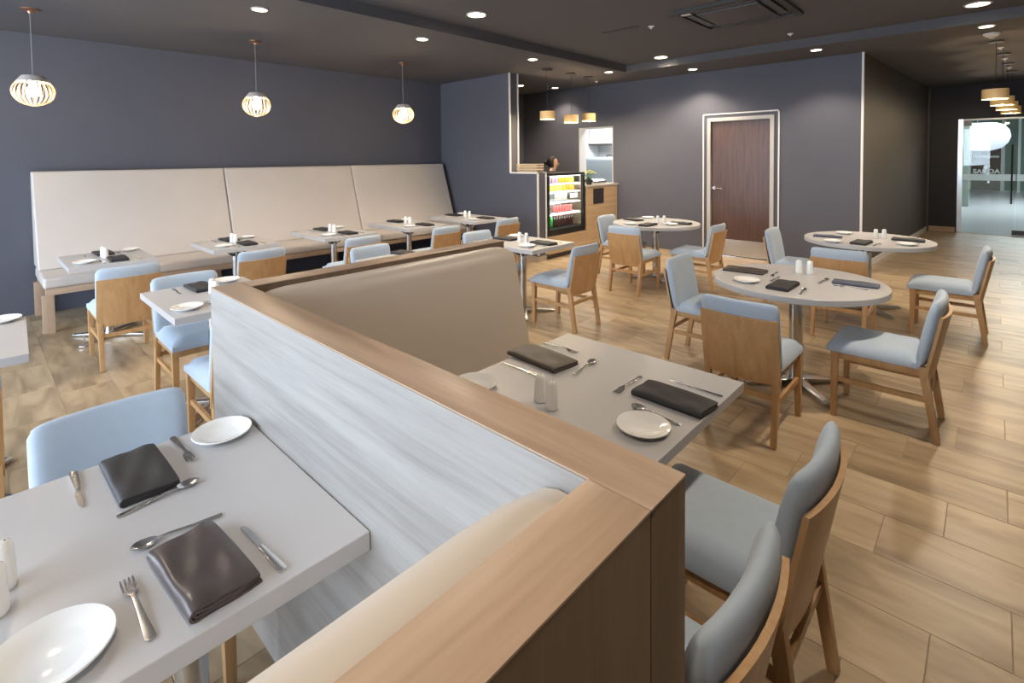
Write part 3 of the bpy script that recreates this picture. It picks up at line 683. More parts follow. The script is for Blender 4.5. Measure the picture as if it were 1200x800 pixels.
def make_spoon():
    t = thing('spoon', '', 'spoon')
    flat([(-0.092, 0.005, 0.001), (-0.084, 0.0085, 0), (-0.03, 0.0055, 0.003), (0.02, 0.0035, 0.008), (0.042, 0.0045, 0.007)], 0.0, 0.0022).build('handle', CHROME, t, 40)
    m_ = MB(); top = []; bot = []
    for i in range(9):
        v = i/8; y = 0.038+0.056*v; w = 0.0185*math.sqrt(max(0.02, 1-(2*v-1.0)**2))*(1.05-0.15*(1-v))
        a = []; b = []
        for j in range(7):
            u = j/3-1
            dep = 0.0075*(1-(2*v-1)**2)*(1-u*u)
            a.append((u*w, y, 0.0092-dep)); b.append((u*w, y, 0.0078-dep))
        top.append(a); bot.append(b)
    m_.slab(top, bot).build('bowl', CHROME, t, 60)
    return t
FORK, KNIFE, SPOON = Proto(make_fork()), Proto(make_knife()), Proto(make_spoon())
def cutlery(P, hx, hy, tx, ty, label, group=None):
    """from the handle end to the head end"""
    ang = math.atan2(ty-hy, tx-hx) - math.pi/2
    return P.put(((hx+tx)/2, (hy+ty)/2, TZ+0.0005), ang, label, group)
def make_napkin(w, l, h, m):
    """cloth folded twice: two nested U folds, the fold along the -x side, sagging and wavy along y"""
    t = thing('napkin', '', 'napkin')
    th = h*0.20
    ny = 18
    def cloth(zlo, zhi, xl, xr, ph, name, parent):
        rr = (zhi-zlo)/2; path = []
        nx = 10
        for i in range(nx+1): path.append((xr-(xr-xl-rr)*i/nx, zlo, 0.0))
        for i in range(1, 8):
            a = math.pi*i/8; path.append((xl+rr-rr*math.sin(a), zlo+rr-rr*math.cos(a), i/8))
        for i in range(nx+1): path.append((xl+rr+(xr-0.004-xl-rr)*i/nx, zhi, 1.0))
        m_ = MB(); top = []; bot = []
        for k in range(ny+1):
            v = k/ny; y = -l/2+l*v; a = []; b = []
            endf = min(1.0, min(v, 1-v)/0.16)
            for q, (x, z, up) in enumerate(path):
                u = (x+w/2)/w
                wave = up*(0.0020*math.sin(5.5*u+6*v+ph)*math.sin(4*v+1.3*ph) + 0.0012*math.sin(13*u-9*v+ph))
                sag = -up*(z-th)*0.22*(1-endf)**2 - up*(z-th)*0.28*max(0, (u-0.75)/0.25)**2
                yy = y + 0.0025*math.sin(6*u+ph) + (0.004*up if False else 0)
                z0 = z+wave+sag
                if q == 0: d = (0, 1)
                p0 = path[max(q-1, 0)]; p1 = path[min(q+1, len(path)-1)]
                tx, tz = p1[0]-p0[0], p1[1]-p0[1]; n = math.hypot(tx, tz); nx_, nz_ = tz/n, -tx/n
                a.append((x-nx_*th*0.45, yy, max(0.0002, z0-nz_*th*0.45))); b.append((x+nx_*th*0.45, yy, max(0.0002, z0+nz_*th*0.45)))
            top.append(a); bot.append(b)
        return m_.slab(top, bot).build(name, m, parent, 60)
    of = cloth(th*0.5, h-th*0.5, -w/2, w/2, 0.4, 'outer_fold', t)
    cloth(th*1.65, h-th*1.65, -w/2+th*1.3, w/2-0.004, 1.7, 'inner_fold', t)
    return t
NAP = {'k': Proto(make_napkin(0.135, 0.265, 0.026, NAPK)), 'b': Proto(make_napkin(0.135, 0.25, 0.030, NAPB)), 'u': Proto(make_napkin(0.11, 0.26, 0.020, NAPU))}
NAP2 = Proto(make_napkin(0.15, 0.285, 0.024, mat('taupe_napkin', (0.060, 0.045, 0.035), 0.45, var=0.25, vs=16, bump=0.2, bs=60)))
PG, NG, SG = 'white side plates', 'dark folded napkins', 'white shakers'
# --- near left table
L_ = 'on the near left table'
PLATE.put((0.535, 1.782, TZ), 0, 'white plate touching the grey partition panel '+L_, PG)
big = thing('dinner_plate', 'large white plate at the bottom left corner of the photo', 'plate', (0.070, 1.195, TZ), group=PG)
MB().lathe([(0, 0.004), (0.045, 0.003), (0.05, 0.0), (0.054, 0.0), (0.060, 0.006), (0.094, 0.018), (0.096, 0.020), (0.094, 0.022), (0.062, 0.012), (0.054, 0.007), (0, 0.007)], seg=56, cap=False).build('dish', CHINA, big, 50)
NAP['k'].put((0.303, 1.720, TZ), R(1), 'charcoal folded napkin in front of the pale blue chair back', NG)
NAP['b'].put((0.320, 1.214, TZ), R(4), 'brown satin napkin nearest the camera '+L_, NG)
cutlery(FORK, 0.421, 1.880, 0.425, 1.690, 'fork between the charcoal napkin and the plate '+L_)
cutlery(SPOON, 0.228, 1.560, 0.405, 1.572, 'spoon just below the charcoal napkin '+L_)
cutlery(SPOON, 0.400, 1.378, 0.232, 1.395, 'spoon just above the brown satin napkin '+L_)
cutlery(KNIFE, 0.176, 1.878, 0.174, 1.668, 'knife left of the charcoal napkin '+L_)
cutlery(KNIFE, 0.438, 1.084, 0.424, 1.298, 'knife right of the brown satin napkin '+L_)
cutlery(FORK, 0.204, 1.104, 0.200, 1.308, 'fork left of the brown satin napkin '+L_)
SHAKER.put((0.020, 1.472, TZ), 0, 'white shaker at the left photo edge, the farther of the pair', SG)
SHAKER.put((0.006, 1.398, TZ), 0, 'white shaker at the left photo edge, the nearer of the pair', SG)
# --- booth table right of the partition
B_ = 'on the booth table'
PLATE.put((1.476, 0.806, TZ), 0, 'white plate near the front edge of the booth table', PG)
PLATE.put((1.325, 1.438, TZ), 0, 'white plate half hidden by the oak cap '+B_, PG)
NAP2.put((1.702, 1.415, TZ), R(-4), 'taupe folded napkin '+B_+', nearer the bench', NG)
NAP['k'].put((1.727, 0.822, TZ), R(-2), 'black folded napkin at the chair side of the booth table', NG)
cutlery(FORK, 1.856, 1.535, 1.860, 1.340, 'fork beyond the taupe napkin '+B_)
cutlery(SPOON, 1.654, 1.216, 1.845, 1.236, 'spoon at the end of the taupe napkin '+B_)
cutlery(KNIFE, 1.561, 1.318, 1.559, 1.528, 'knife beside the taupe napkin '+B_)
cutlery(KNIFE, 1.866, 0.700, 1.873, 0.913, 'knife beyond the black napkin '+B_)
cutlery(FORK, 1.826, 1.009, 1.634, 1.006, 'fork at the far end of the black napkin '+B_)
cutlery(SPOON, 1.576, 0.719, 1.592, 0.920, 'spoon between the black napkin and the plate '+B_)
SHAKER.put((1.403, 1.176, TZ), 0, 'white shaker %s, the one nearer the bench' % B_, SG)
SHAKER.put((1.386, 1.110, TZ), 0, 'white shaker %s, the one nearer the camera' % B_, SG)
# --- small tables: a setting on the chair side and one on the bench side
def small_setting(bx, name, what='fbs', cut=True, col='k'):
    x0, x1, y0, y1 = bx; cx = (x0+x1)/2
    if 'f' in what:
        PLATE.put((cx-0.185, y0+0.20, TZ), 0, 'white plate at the near side of the %s' % name, PG)
        NAP[col].put((cx+0.05, y0+0.18, TZ), R(-2), 'dark napkin at the near side of the %s' % name, NG)
        if cut:
            cutlery(KNIFE, cx+0.19, y0+0.05, cx+0.19, y0+0.26, 'knife at the near side of the %s' % name)
            cutlery(FORK, cx-0.07, y0+0.05, cx-0.07, y0+0.25, 'fork at the near side of the %s' % name)
    if 'b' in what:
        PLATE.put((cx+0.225, y1-0.13, TZ), 0, 'white plate at the far side of the %s' % name, PG)
        NAP[col].put((cx+0.01, y1-0.17, TZ), R(2), 'dark napkin at the far side of the %s' % name, NG)
        if cut:
            cutlery(KNIFE, cx-0.13, y1-0.05, cx-0.13, y1-0.26, 'knife at the far side of the %s' % name)
            cutlery(FORK, cx+0.12, y1-0.05, cx+0.12, y1-0.25, 'fork at the far side of the %s' % name)
    if 's' in what:
        sx = -0.02 if 'banq' in name else 0.0
        SHAKER.put((cx+sx, (y0+y1)/2+0.04, TZ), 0, 'white shaker on the %s, the farther of its pair' % name, SG)
        SHAKER.put((cx+sx+0.005, (y0+y1)/2-0.05, TZ), 0, 'white shaker on the %s, the nearer of its pair' % name, SG)
for i, b in enumerate(BAN): small_setting(b, '%s banquette table from the left' % ORD[i], cut=i < 3)
small_setting(MID['case'], 'table near the drinks case')
nc = 'small table left of the partition corner'
PLATE.put((0.875, 3.48, TZ), 0, 'white plate at the near side of the '+nc, PG)
PLATE.put((1.285, 4.06, TZ), 0, 'white plate peeping over the partition corner on the small table', PG)
NAP['k'].put((1.09, 3.98, TZ), R(2), 'dark napkin at the far side of the '+nc, NG)
SHAKER.put((1.10, 3.77, TZ), 0, 'white shaker beside the partition corner, the farther of its pair', SG)
SHAKER.put((1.095, 3.68, TZ), 0, 'white shaker beside the partition corner, the nearer of its pair', SG)
cutlery(KNIFE, 0.95, 4.10, 0.95, 3.89, 'knife at the far side of the '+nc)
cutlery(FORK, 1.00, 3.36, 1.00, 3.56, 'fork at the near side of the '+nc)
NAP['k'].put((2.78, 3.95, TZ), R(3), 'dark napkin just showing above the far arm of the partition', NG)
PLATE.put((0.10, 3.99, TZ), 0, 'white plate on the pale table at the left photo edge', PG)
# --- round tables
PLATE.put((3.73, 1.24, TZ), 0, 'white plate on the nearest round table', PG)
NAP['k'].put((3.74, 1.01, TZ), R(-91), 'black folded napkin at the near rim of the nearest round table', NG)
NAP2.put((4.06, 1.36, TZ), R(4), 'long taupe napkin at the left far rim of the nearest round table', NG)
NAP['u'].put((4.11, 0.665, TZ), R(4), 'slate blue napkin at the right rim of the nearest round table', NG)
SHAKER.put((4.255, 1.045, TZ), 0, 'white shaker on the nearest round table, left of its pair', SG)
SHAKER.put((4.270, 0.975, TZ), 0, 'white shaker on the nearest round table, right of its pair', SG)
cutlery(FORK, 4.17, 1.17, 3.98, 1.155, 'fork beside the taupe napkin on the nearest round table')
cutlery(KNIFE, 3.84, 1.115, 4.02, 1.115, 'knife between plate and black napkin on the nearest round table')
cutlery(SPOON, 3.58, 0.875, 3.77, 0.885, 'spoon right of the black napkin on the nearest round table')
cutlery(SPOON, 3.99, 0.86, 4.16, 0.84, 'spoon left of the slate blue napkin on the nearest round table')
cutlery(FORK, 3.99, 0.58, 3.99, 0.77, 'fork left of the slate blue napkin on the nearest round table')
n2 = 'round table towards the entrance'
PLATE.put((5.99, 1.17, TZ), 0, 'white plate at the near left rim of the '+n2, PG)
PLATE.put((6.70, 1.20, TZ), 0, 'white plate at the far rim of the '+n2, PG)
PLATE.put((6.23, 0.60, TZ), 0, 'white plate at the right rim of the '+n2, PG)
NAP['u'].put((6.33, 1.28, TZ), R(8), 'slate napkin at the left rim of the '+n2, NG)
NAP['k'].put((6.08, 0.94, TZ), R(-95), 'black napkin at the near rim of the '+n2, NG)
NAP['k'].put((6.55, 0.62, TZ), R(2), 'black napkin at the right rim of the '+n2, NG)
SHAKER.put((6.52, 0.885, TZ), 0, 'white shaker on the %s, left of its pair' % n2, SG)
SHAKER.put((6.56, 0.82, TZ), 0, 'white shaker on the %s, right of its pair' % n2, SG)
cutlery(FORK, 5.95, 0.83, 6.15, 0.80, 'fork near the near-rim black napkin on the '+n2)
cutlery(KNIFE, 6.41, 0.52, 6.41, 0.72, 'knife near the right-rim black napkin on the '+n2)
n3 = 'round table by the brown door'
PLATE.put((5.93, 3.42, TZ), 0, 'white plate at the near left rim of the '+n3, PG)
PLATE.put((6.70, 3.58, TZ), 0, 'white plate at the far rim of the '+n3, PG)
PLATE.put((6.22, 3.00, TZ), 0, 'white plate at the right rim of the '+n3, PG)
NAP['k'].put((5.99, 3.20, TZ), R(-90), 'dark napkin at the near rim of the '+n3, NG)
NAP['k'].put((6.38, 2.95, TZ), R(4), 'dark napkin at the right rim of the '+n3, NG)
NAP['k'].put((6.36, 3.62, TZ), R(-15), 'dark napkin at the left far rim of the '+n3, NG)
SHAKER.put((6.29, 3.22, TZ), 0, 'white shaker on the %s, left of its pair' % n3, SG)
SHAKER.put((6.34, 3.155, TZ), 0, 'white shaker on the %s, right of its pair' % n3, SG)

# ================================================================== SERVICE COUNTER
CW = wood('counter_wood', (0.40, 0.27, 0.15), (0.48, 0.335, 0.20), (0.55, 0.40, 0.25), 0, 0.4, scale=1.2)
YC = 5.10
t = thing('service_counter', 'light wood service counter with a dark square menu panel', 'counter', (6.30, YC, 0))
MB().box(0.0, 1.06, 0.0, 0.55, 0.08, 0.36, 0.003).build('low_base', CW, t, 0)
MB().box(0.02, 2.06, 0.06, 0.55, 0.0, 0.08).build('plinth', DARKM, t, 0)
cb_ = MB().box(1.062, 2.07, 0.0, 0.55, 0.08, 1.105, 0.003).build('body', CW, t, 0)
MB().box(1.055, 2.09, -0.015, 0.56, 1.106, 1.14, 0.003).build('worktop', mat('counter_top', (0.5, 0.46, 0.41), 0.35), t, 0)
mp_ = MB().box(1.27, 1.60, -0.008, -0.001, 0.80, 1.07, 0.001).build('menu_panel', mat('menu_dark', (0.028, 0.025, 0.028), 0.4), cb_, 0); mp_['label'] = 'dark square panel'
# drinks case
GLS = glass('case_glass', (0.97, 0.98, 0.98), 0.05)
CASE_W, CASE_H = 1.02, 1.005
t = thing('drinks_case', 'black framed lit refrigerated drinks case on the service counter', 'display case', (6.31, YC+0.005, 0.365))
f = MB()
f.box(0, CASE_W, 0, 0.52, 0, 0.10, 0.004)
f.box(0, 0.05, 0, 0.05, 0.10, CASE_H-0.04); f.box(CASE_W-0.05, CASE_W, 0, 0.05, 0.10, CASE_H-0.04)
f.box(0, CASE_W, 0, 0.52, CASE_H-0.035, CASE_H, 0.003)
f.build('frame', BLACK, t, 0)
WINT = mat('case_white', (0.78, 0.80, 0.80), 0.5)
MB().box(0.02, CASE_W-0.02, 0.49, 0.51, 0.10, CASE_H-0.04).box(0.005, 0.02, 0.05, 0.51, 0.10, CASE_H-0.04).build('back_wall', WINT, t, 0)
MB().box(CASE_W-0.015, CASE_W-0.005, 0.05, 0.49, 0.10, CASE_H-0.04).build('side_glass', GLS, t, 0)
MB().box(0.05, CASE_W-0.05, 0.015, 0.022, 0.10, CASE_H-0.04).build('front_glass', GLS, t, 0)
SHZ = [0.11, 0.34, 0.53, 0.70, 0.835]
for z in SHZ[1:]: MB().box(0.03, CASE_W-0.02, 0.10, 0.48, z-0.012, z, 0.001).build('shelf', WINT, t, 0)
for i, z in enumerate([0.325, 0.515, 0.685, 0.82, 0.955]):
    MB().box(0.06, CASE_W-0.06, 0.055, 0.075, z-0.008, z+0.004).build('light_strip', mat('led_strip', (0.9, 0.9, 0.9), 0.5, emit=(0.95, 1.0, 0.96), es=1.6), t, 0)
    ld = bpy.data.lights.new('case_light', 'AREA'); ld.shape = 'RECTANGLE'; ld.size = 0.85; ld.size_y = 0.03; ld.energy = 0.75; ld.color = (0.93, 1.0, 0.95)
    lo = bpy.data.objects.new('case_lamp', ld); COL.objects.link(lo); lo.location = (CASE_W/2, 0.075, z-0.015); lo.parent = t; lo.rotation_euler = (R(35), 0, 0)
tg = MB().box(0.30, 0.62, 0.085, 0.095, 0.56, 0.66).build('price_card', CHINA, t, 0); tg['label'] = 'white price card'
MB().box(0.72, 0.92, 0.085, 0.095, 0.57, 0.65).build('price_card', CHINA, t, 0)
def bottle(name, label, x, z, h, r, m, cap_m, group):
    b = thing(name, label, 'bottle', (6.44+x, YC+0.19, 0.365+z), group=group)
    MB().lathe([(0, 0), (r*0.9, 0), (r, 0.006), (r, h*0.62), (r*0.85, h*0.70), (r*0.40, h*0.84), (r*0.36, h*0.92), (0, h*0.92)], seg=14, cap=False).build('body', m, b, 50)
    MB().lathe([(r*0.42, h*0.91), (r*0.42, h), (0, h)], seg=12, cap=False).build('cap', cap_m, b, 50)
def carton(label, x, z, w, h, m, m2, group):
    b = thing('drink_carton', label, 'carton', (6.44+x, YC+0.18, 0.365+z), group=group)
    MB().box(-w/2, w/2, -0.035, 0.035, 0, h*0.8, 0.002).build('body', m, b, 0)
    MB().prism([(-0.035, h*0.8), (0.035, h*0.8), (0.003, h), (-0.003, h)], -w/2, w/2, axis=0).build('gable_top', m2, b, 0)
GRN = mat('green_bottle', (0.05, 0.42, 0.08), 0.2); RED = mat('red_cap', (0.55, 0.05, 0.05), 0.4); COLA = mat('cola_dark', (0.05, 0.018, 0.012), 0.15)
ORG = mat('orange_juice', (0.80, 0.36, 0.03), 0.3); YEL = mat('yellow_juice', (0.82, 0.58, 0.10), 0.3); PUR = mat('mauve_carton', (0.45, 0.28, 0.36), 0.4); PNK = mat('red_white_can', (0.62, 0.16, 0.15), 0.35)
NTH = ('first', 'second', 'third', 'fourth', 'fifth', 'sixth', 'seventh', 'eighth', 'ninth', 'tenth')
for i in range(2): bottle('soda_bottle', 'green soda bottle on the bottom shelf, %s from the left' % NTH[i], 0.10+0.075*i, 0.105, 0.215, 0.032, GRN, GRN, 'green bottles in the drinks case')
for i in range(8): bottle('cola_bottle', 'dark bottle with red cap on the bottom shelf, %s from the left' % NTH[i], 0.26+0.07*i, 0.105, 0.19, 0.030, COLA, RED, 'dark bottles in the drinks case')
for i in range(7):
    b = thing('drink_can', 'red and white can on the second shelf from below, %s from the left' % NTH[i], 'can', (6.44+0.26+0.075*i, YC+0.19, 0.365+0.341), group='cans in the drinks case')
    MB().lathe([(0, 0), (0.026, 0), (0.031, 0.006), (0.031, 0.108), (0.026, 0.118), (0, 0.118)], seg=14, cap=False).build('body', PNK, b, 50)
    MB().lathe([(0, 0.1181), (0.024, 0.1181), (0.024, 0.1205), (0, 0.1205)], seg=12, cap=False).build('lid', CHROME, b, 50)
for i in range(9): bottle('juice_bottle', '%s juice bottle on the fourth shelf, %s from the left' % ('pale yellow' if i < 5 else 'orange', NTH[i]), 0.10+0.085*i, 0.701, 0.115, 0.033, YEL if i < 5 else ORG, YEL if i < 5 else ORG, 'juice bottles in the drinks case')
for i in range(8): carton('%s drink carton on the top shelf, %s from the left' % ('mauve' if i < 3 else ('yellow' if i > 5 else 'orange'), NTH[i]), 0.11+0.088*i, 0.836, 0.07, 0.105, PUR if i < 3 else (YEL if i > 5 else ORG), CHINA, 'cartons in the drinks case')
# things on ledge and counter
t = thing('basket', 'beige ribbed rectangular basket on the dark service ledge', 'basket', (6.185, 5.36, SZ+0.0145))
MB().box(-0.075, 0.075, -0.20, 0.20, 0, 0.012).build('bottom', mat('basket_beige', (0.46, 0.36, 0.24), 0.7), t, 0)
m_ = MB()
for k in range(17):
    y = -0.20+0.025*k
    for s_ in (-1, 1): m_.bar((s_*0.074, y, 0.01), (s_*0.082, y, 0.125), 0.010, 0.006, (1, 0, 0))
for k in range(6):
    x = -0.07+0.028*k
    for s_ in (-1, 1): m_.bar((x, s_*0.20, 0.01), (x, s_*0.206, 0.125), 0.010, 0.006, (0, 1, 0))
m_.build('ribs', MATS['basket_beige'], t, 0)
m_ = MB()
for z in (0.04, 0.082, 0.122):
    m_.box(-0.088, -0.078, -0.212, 0.212, z-0.006, z+0.006); m_.box(0.078, 0.088, -0.212, 0.212, z-0.006, z+0.006); m_.box(-0.078, 0.078, -0.212, -0.202, z-0.006, z+0.006); m_.box(-0.078, 0.078, 0.202, 0.212, z-0.006, z+0.006)
m_.build('rim', mat('basket_rim', (0.55, 0.45, 0.32), 0.7), t, 0)
tag(MB().prism([(6.14, 5.59), (6.24, 5.59), (6.26, 5.64), (6.24, 5.68), (6.14, 5.68), (6.12, 5.64)], SZ+0.0145, SZ+0.035, bevel=0.003).build('small_tray', mat('tray_dark', (0.05, 0.045, 0.04), 0.5)), 'small dark dish beside the beige basket on the ledge', 'dish')
t = thing('flower_pot', 'yellow flowers in a small dark pot beside the drinks case', 'flowers', (7.52, 5.15, 1.1405))
MB().lathe([(0, 0), (0.045, 0), (0.06, 0.09), (0.052, 0.09), (0.04, 0.012), (0, 0.012)], seg=18, cap=False).build('pot', mat('pot_dark', (0.03, 0.03, 0.03), 0.5), t)
LEAF = mat('leaf_green', (0.08, 0.20, 0.03), 0.6); PET = mat('petal_yellow', (0.82, 0.72, 0.06), 0.6)
for k in range(12):
    a = k*2.399; r = 0.02+0.10*math.sqrt(k/12); z = 0.245-0.5*r+0.02*random.random()
    p = Vector((r*math.cos(a), r*math.sin(a), z))
    st_ = MB().tube([(0, 0, 0.05), p*0.6+Vector((0, 0, 0.03)), p], 0.003, 5).build('stem', LEAF, t)
    m_ = MB()
    for q in range(8):
        b = q*math.pi/4; d = Vector((math.cos(b), math.sin(b), 0.25)); s_ = Vector((-math.sin(b), math.cos(b), 0))*0.012
        v = [m_.bm.verts.new(x) for x in (p, p+d*0.02+s_, p+d*0.042, p+d*0.02-s_)]; m_.bm.faces.new(v)
    m_.lathe([(0, 0.0), (0.012, 0.004), (0.010, 0.012), (0, 0.015)], c=p, seg=8, cap=False)
    m_.build('flower', PET, st_, 0)
    m_ = MB(); d = Vector((math.cos(a+0.7), math.sin(a+0.7), 0.3)); s_ = Vector((-math.sin(a+0.7), math.cos(a+0.7), 0))*0.018
    q0 = Vector((0, 0, 0.09)); v = [m_.bm.verts.new(x) for x in (q0, q0+d*0.05+s_, q0+d*0.11, q0+d*0.05-s_)]; m_.bm.faces.new(v); m_.build('leaf', LEAF, t, 0)
t = thing('serving_pan', 'low stainless serving pan with lid on the counter end', 'pan', (7.93, 5.32, 1.1405))
MB().box(-0.20, 0.22, -0.13, 0.13, 0, 0.05, 0.008).build('pan', STEEL, t)
MB().hexa([(-0.21, -0.14, 0.051), (0.23, -0.14, 0.051), (0.23, 0.14, 0.051), (-0.21, 0.14, 0.051), (-0.15, -0.08, 0.085), (0.17, -0.08, 0.085), (0.17, 0.08, 0.085), (-0.15, 0.08, 0.085)], 0.006).build('lid', STEEL, t)
MB().lathe([(0, 0), (0.012, 0), (0.008, 0.012), (0.016, 0.024), (0, 0.03)], c=(0.01, 0, 0.084), seg=12, cap=False).build('knob', BLACK, t)

# ------------------------------------------------------------------ person behind the counter
def person():
    t = thing('person', 'person with dark hair behind the drinks case, head turned to the right', 'person', (7.62, 6.05, 0), R(-62))
    # local frame: faces +x ; standing
    me = bpy.data.meshes.new('body'); J = [
        ((0, 0, 0.90), 0.125), ((0, 0, 1.05), 0.115), ((0.005, 0, 1.20), 0.125), ((0, 0, 1.31), 0.105), ((0.01, 0, 1.385), 0.050), ((0.025, 0, 1.43), 0.048), ((0.035, 0, 1.50), 0.082), ((0.03, 0, 1.57), 0.080), ((0.02, 0, 1.615), 0.050),
        ((0, 0.16, 1.30), 0.055), ((-0.02, 0.22, 1.06), 0.043), ((0.13, 0.20, 0.93), 0.034), ((0.20, 0.17, 0.93), 0.026),
        ((0, -0.16, 1.30), 0.055), ((-0.02, -0.22, 1.06), 0.043), ((0.13, -0.20, 0.93), 0.034), ((0.20, -0.17, 0.93), 0.026),
        ((0, 0.09, 0.84), 0.090), ((0.01, 0.095, 0.48), 0.060), ((-0.01, 0.10, 0.09), 0.040), ((0.12, 0.11, 0.035), 0.033),
        ((0, -0.09, 0.84), 0.090), ((0.01, -0.095, 0.48), 0.060), ((-0.01, -0.10, 0.09), 0.040), ((0.12, -0.11, 0.035), 0.033)]
    E_ = [(0, 1), (1, 2), (2, 3), (3, 4), (4, 5), (5, 6), (6, 7), (7, 8), (3, 9), (9, 10), (10, 11), (11, 12), (3, 13), (13, 14), (14, 15), (15, 16), (0, 17), (17, 18), (18, 19), (19, 20), (0, 21), (21, 22), (22, 23), (23, 24)]
    # fingers
    for base, sy in ((12, 1), (16, -1)):
        bx, by, bz = J[base][0]
        for k in range(4):
            n = len(J); L = (0.065, 0.075, 0.070, 0.055)[k]; off = (k-1.5)*0.018
            J += [((bx+0.045, by+off, bz), 0.0095), ((bx+0.045+L*0.6, by+off, bz-0.012), 0.0085), ((bx+0.04+L, by+off, bz-0.035), 0.0075)]
            E_ += [(base, n), (n, n+1), (n+1, n+2)]
        n = len(J); J += [((bx+0.01, by-sy*0.035, bz-0.005), 0.011), ((bx+0.045, by-sy*0.050, bz-0.02), 0.009)]; E_ += [(base, n), (n, n+1)]
    me.from_pydata([j[0] for j in J], E_, [])
    o = bpy.data.objects.new('body', me); COL.objects.link(o)
    md = o.modifiers.new('skin', 'SKIN'); md.use_smooth_shade = True
    o.modifiers.new('sub', 'SUBSURF').levels = 2
    for i, j in enumerate(J):
        sv = me.skin_vertices[0].data[i]; sv.radius = (j[1], j[1]); sv.use_root = (i == 0)
    bpy.context.view_layer.update()
    me2 = bpy.data.meshes.new_from_object(o.evaluated_get(bpy.context.evaluated_depsgraph_get()))
    bpy.data.objects.remove(o)
    SKIN = mat('skin', (0.46, 0.27, 0.18), 0.5); SHIRT = mat('black_uniform', (0.02, 0.02, 0.023), 0.8); TROU = mat('dark_trousers', (0.015, 0.015, 0.018), 0.8)
    for q in (SKIN, SHIRT, TROU): me2.materials.append(q)
    for p in me2.polygons:
        c_ = p.center; p.use_smooth = True
        if c_.z < 0.88 and abs(c_.y) < 0.185 and c_.x < 0.3: p.material_index = 2
        elif c_.z < 1.375 and not (c_.x > 0.05 and abs(c_.y) > 0.12 and c_.z < 1.0): p.material_index = 1
    b = bpy.data.objects.new('body', me2); COL.objects.link(b); b.parent = t
    HAIR = mat('dark_hair', (0.012, 0.009, 0.008), 0.5)
    m_ = MB(); top = []
    for i in range(13):           # cap of hair open towards the face
        ph = math.pi*i/12*0.80
        for_ = []
        for j in range(25):
            th_ = 2*math.pi*j/24
            x, y, z = math.sin(ph)*math.cos(th_), math.sin(ph)*math.sin(th_), math.cos(ph)
            if x > 0.35 and z < 0.55: x = 0.35+(x-0.35)*0.05
            for_.append((0.005+x*0.105, y*0.098, 1.535+z*0.115))
        top.append(for_)
    m_.sheet(top); hr = m_.build('hair', HAIR, t, 80)
    MB().lathe([(0, -0.05), (0.035, -0.035), (0.045, 0), (0.035, 0.035), (0, 0.05)], c=(-0.12, 0, 1.53), seg=14, cap=False).build('hair_bun', HAIR, t, 80)
    fc = MB(); fc.hexa([(0.105, -0.010, 1.495), (0.135, -0.012, 1.488), (0.135, 0.012, 1.488), (0.105, 0.010, 1.495), (0.105, -0.005, 1.54), (0.112, -0.005, 1.54), (0.112, 0.005, 1.54), (0.105, 0.005, 1.54)], 0.004).build('nose', SKIN, t)
    for s_ in (-1, 1):
        MB().lathe([(0, -0.009), (0.007, -0.006), (0.009, 0), (0.007, 0.006), (0, 0.009)], c=(0.104, s_*0.032, 1.535), seg=10, cap=False).build('eye', BLACK, t)
        MB().lathe([(0, -0.03), (0.009, -0.02), (0.012, 0.005), (0.008, 0.025), (0, 0.03)], c=(0.015, s_*0.083, 1.52), seg=10, cap=False).build('ear', SKIN, t)
    MB().box(0.100, 0.112, -0.022, 0.022, 1.462, 1.472, 0.003).build('mouth', mat('lips', (0.35, 0.12, 0.10), 0.5), t)
    m_ = MB()
    for s_ in (-1, 1): m_.bar((-0.03, s_*0.062, 1.405), (0.06, s_*0.03, 1.36), 0.012, 0.04, (0, 0, 1))
    m_.build('collar', mat('white_collar', (0.75, 0.76, 0.76), 0.6), t)
person()

# ================================================================== LIGHT FITTINGS
LENS = mat('downlight_lens', (0.9, 0.85, 0.75), 0.5, emit=(1.0, 0.86, 0.62), es=14.0)
RINGM = mat('downlight_ring', (0.62, 0.56, 0.48), 0.5)
def downlight(x, y, z, r, label, power=1.0, size=115):
    t = thing('downlight', label, 'downlight', (x, y, z), group='recessed ceiling downlights')
    MB().lathe([(r, 0.0), (r, -0.006), (r*0.82, -0.010), (r*0.80, -0.004), (r*0.80, 0)], seg=28, cap=False).build('ring', RINGM, t, 40)
    MB().lathe([(0, -0.001), (r*0.80, -0.001), (r*0.80, -0.004), (0, -0.004)], seg=28, cap=False).build('lens', LENS, t, 40)
    ld = bpy.data.lights.new('downlight_lamp', 'SPOT'); ld.energy = LAMP_W*power; ld.color = LAMP_C; ld.spot_size = R(size); ld.spot_blend = 0.55; ld.shadow_soft_size = r*0.7
    lo = bpy.data.objects.new('downlight_lamp', ld); COL.objects.link(lo); lo.location = (0, 0, -0.02); lo.parent = t
for i, (x, y, l, pw) in enumerate([(1.88, 4.86, 'small downlight at the top of the photo between the left two globe pendants', 1), (3.65, 4.78, 'small downlight in front of the right globe pendant', 1),
        (5.50, 4.70, 'small downlight left of the three amber pendants', 1), (7.22, 4.55, 'small downlight right of the three amber pendants', 1),
        (7.98, 3.49, 'small downlight above and left of the brown door', 1.0), (7.74, 1.72, 'small downlight right of the brown door near the white corner strip', 1.0),
        (7.30, 6.55, 'small downlight behind the service wall strip, the left of two', 0.7), (8.05, 6.30, 'small downlight behind the service wall strip, the right of two', 0.7), (7.70, 0.09, 'small downlight next to the smoke detector at the right', 1.0)]):
    downlight(x, y, ZS, 0.075, l, pw)
for (x, y, pw, l) in [(3.70, 3.92, 1.9, 'large downlight at the top centre of the tray'), (7.25, 3.66, 1.7, 'large downlight at the far corner of the tray'), (7.05, 0.15, 1.9, 'large bright downlight at the top right of the photo')]:
    downlight(x, y, ZT, 0.11, l, pw, 150)
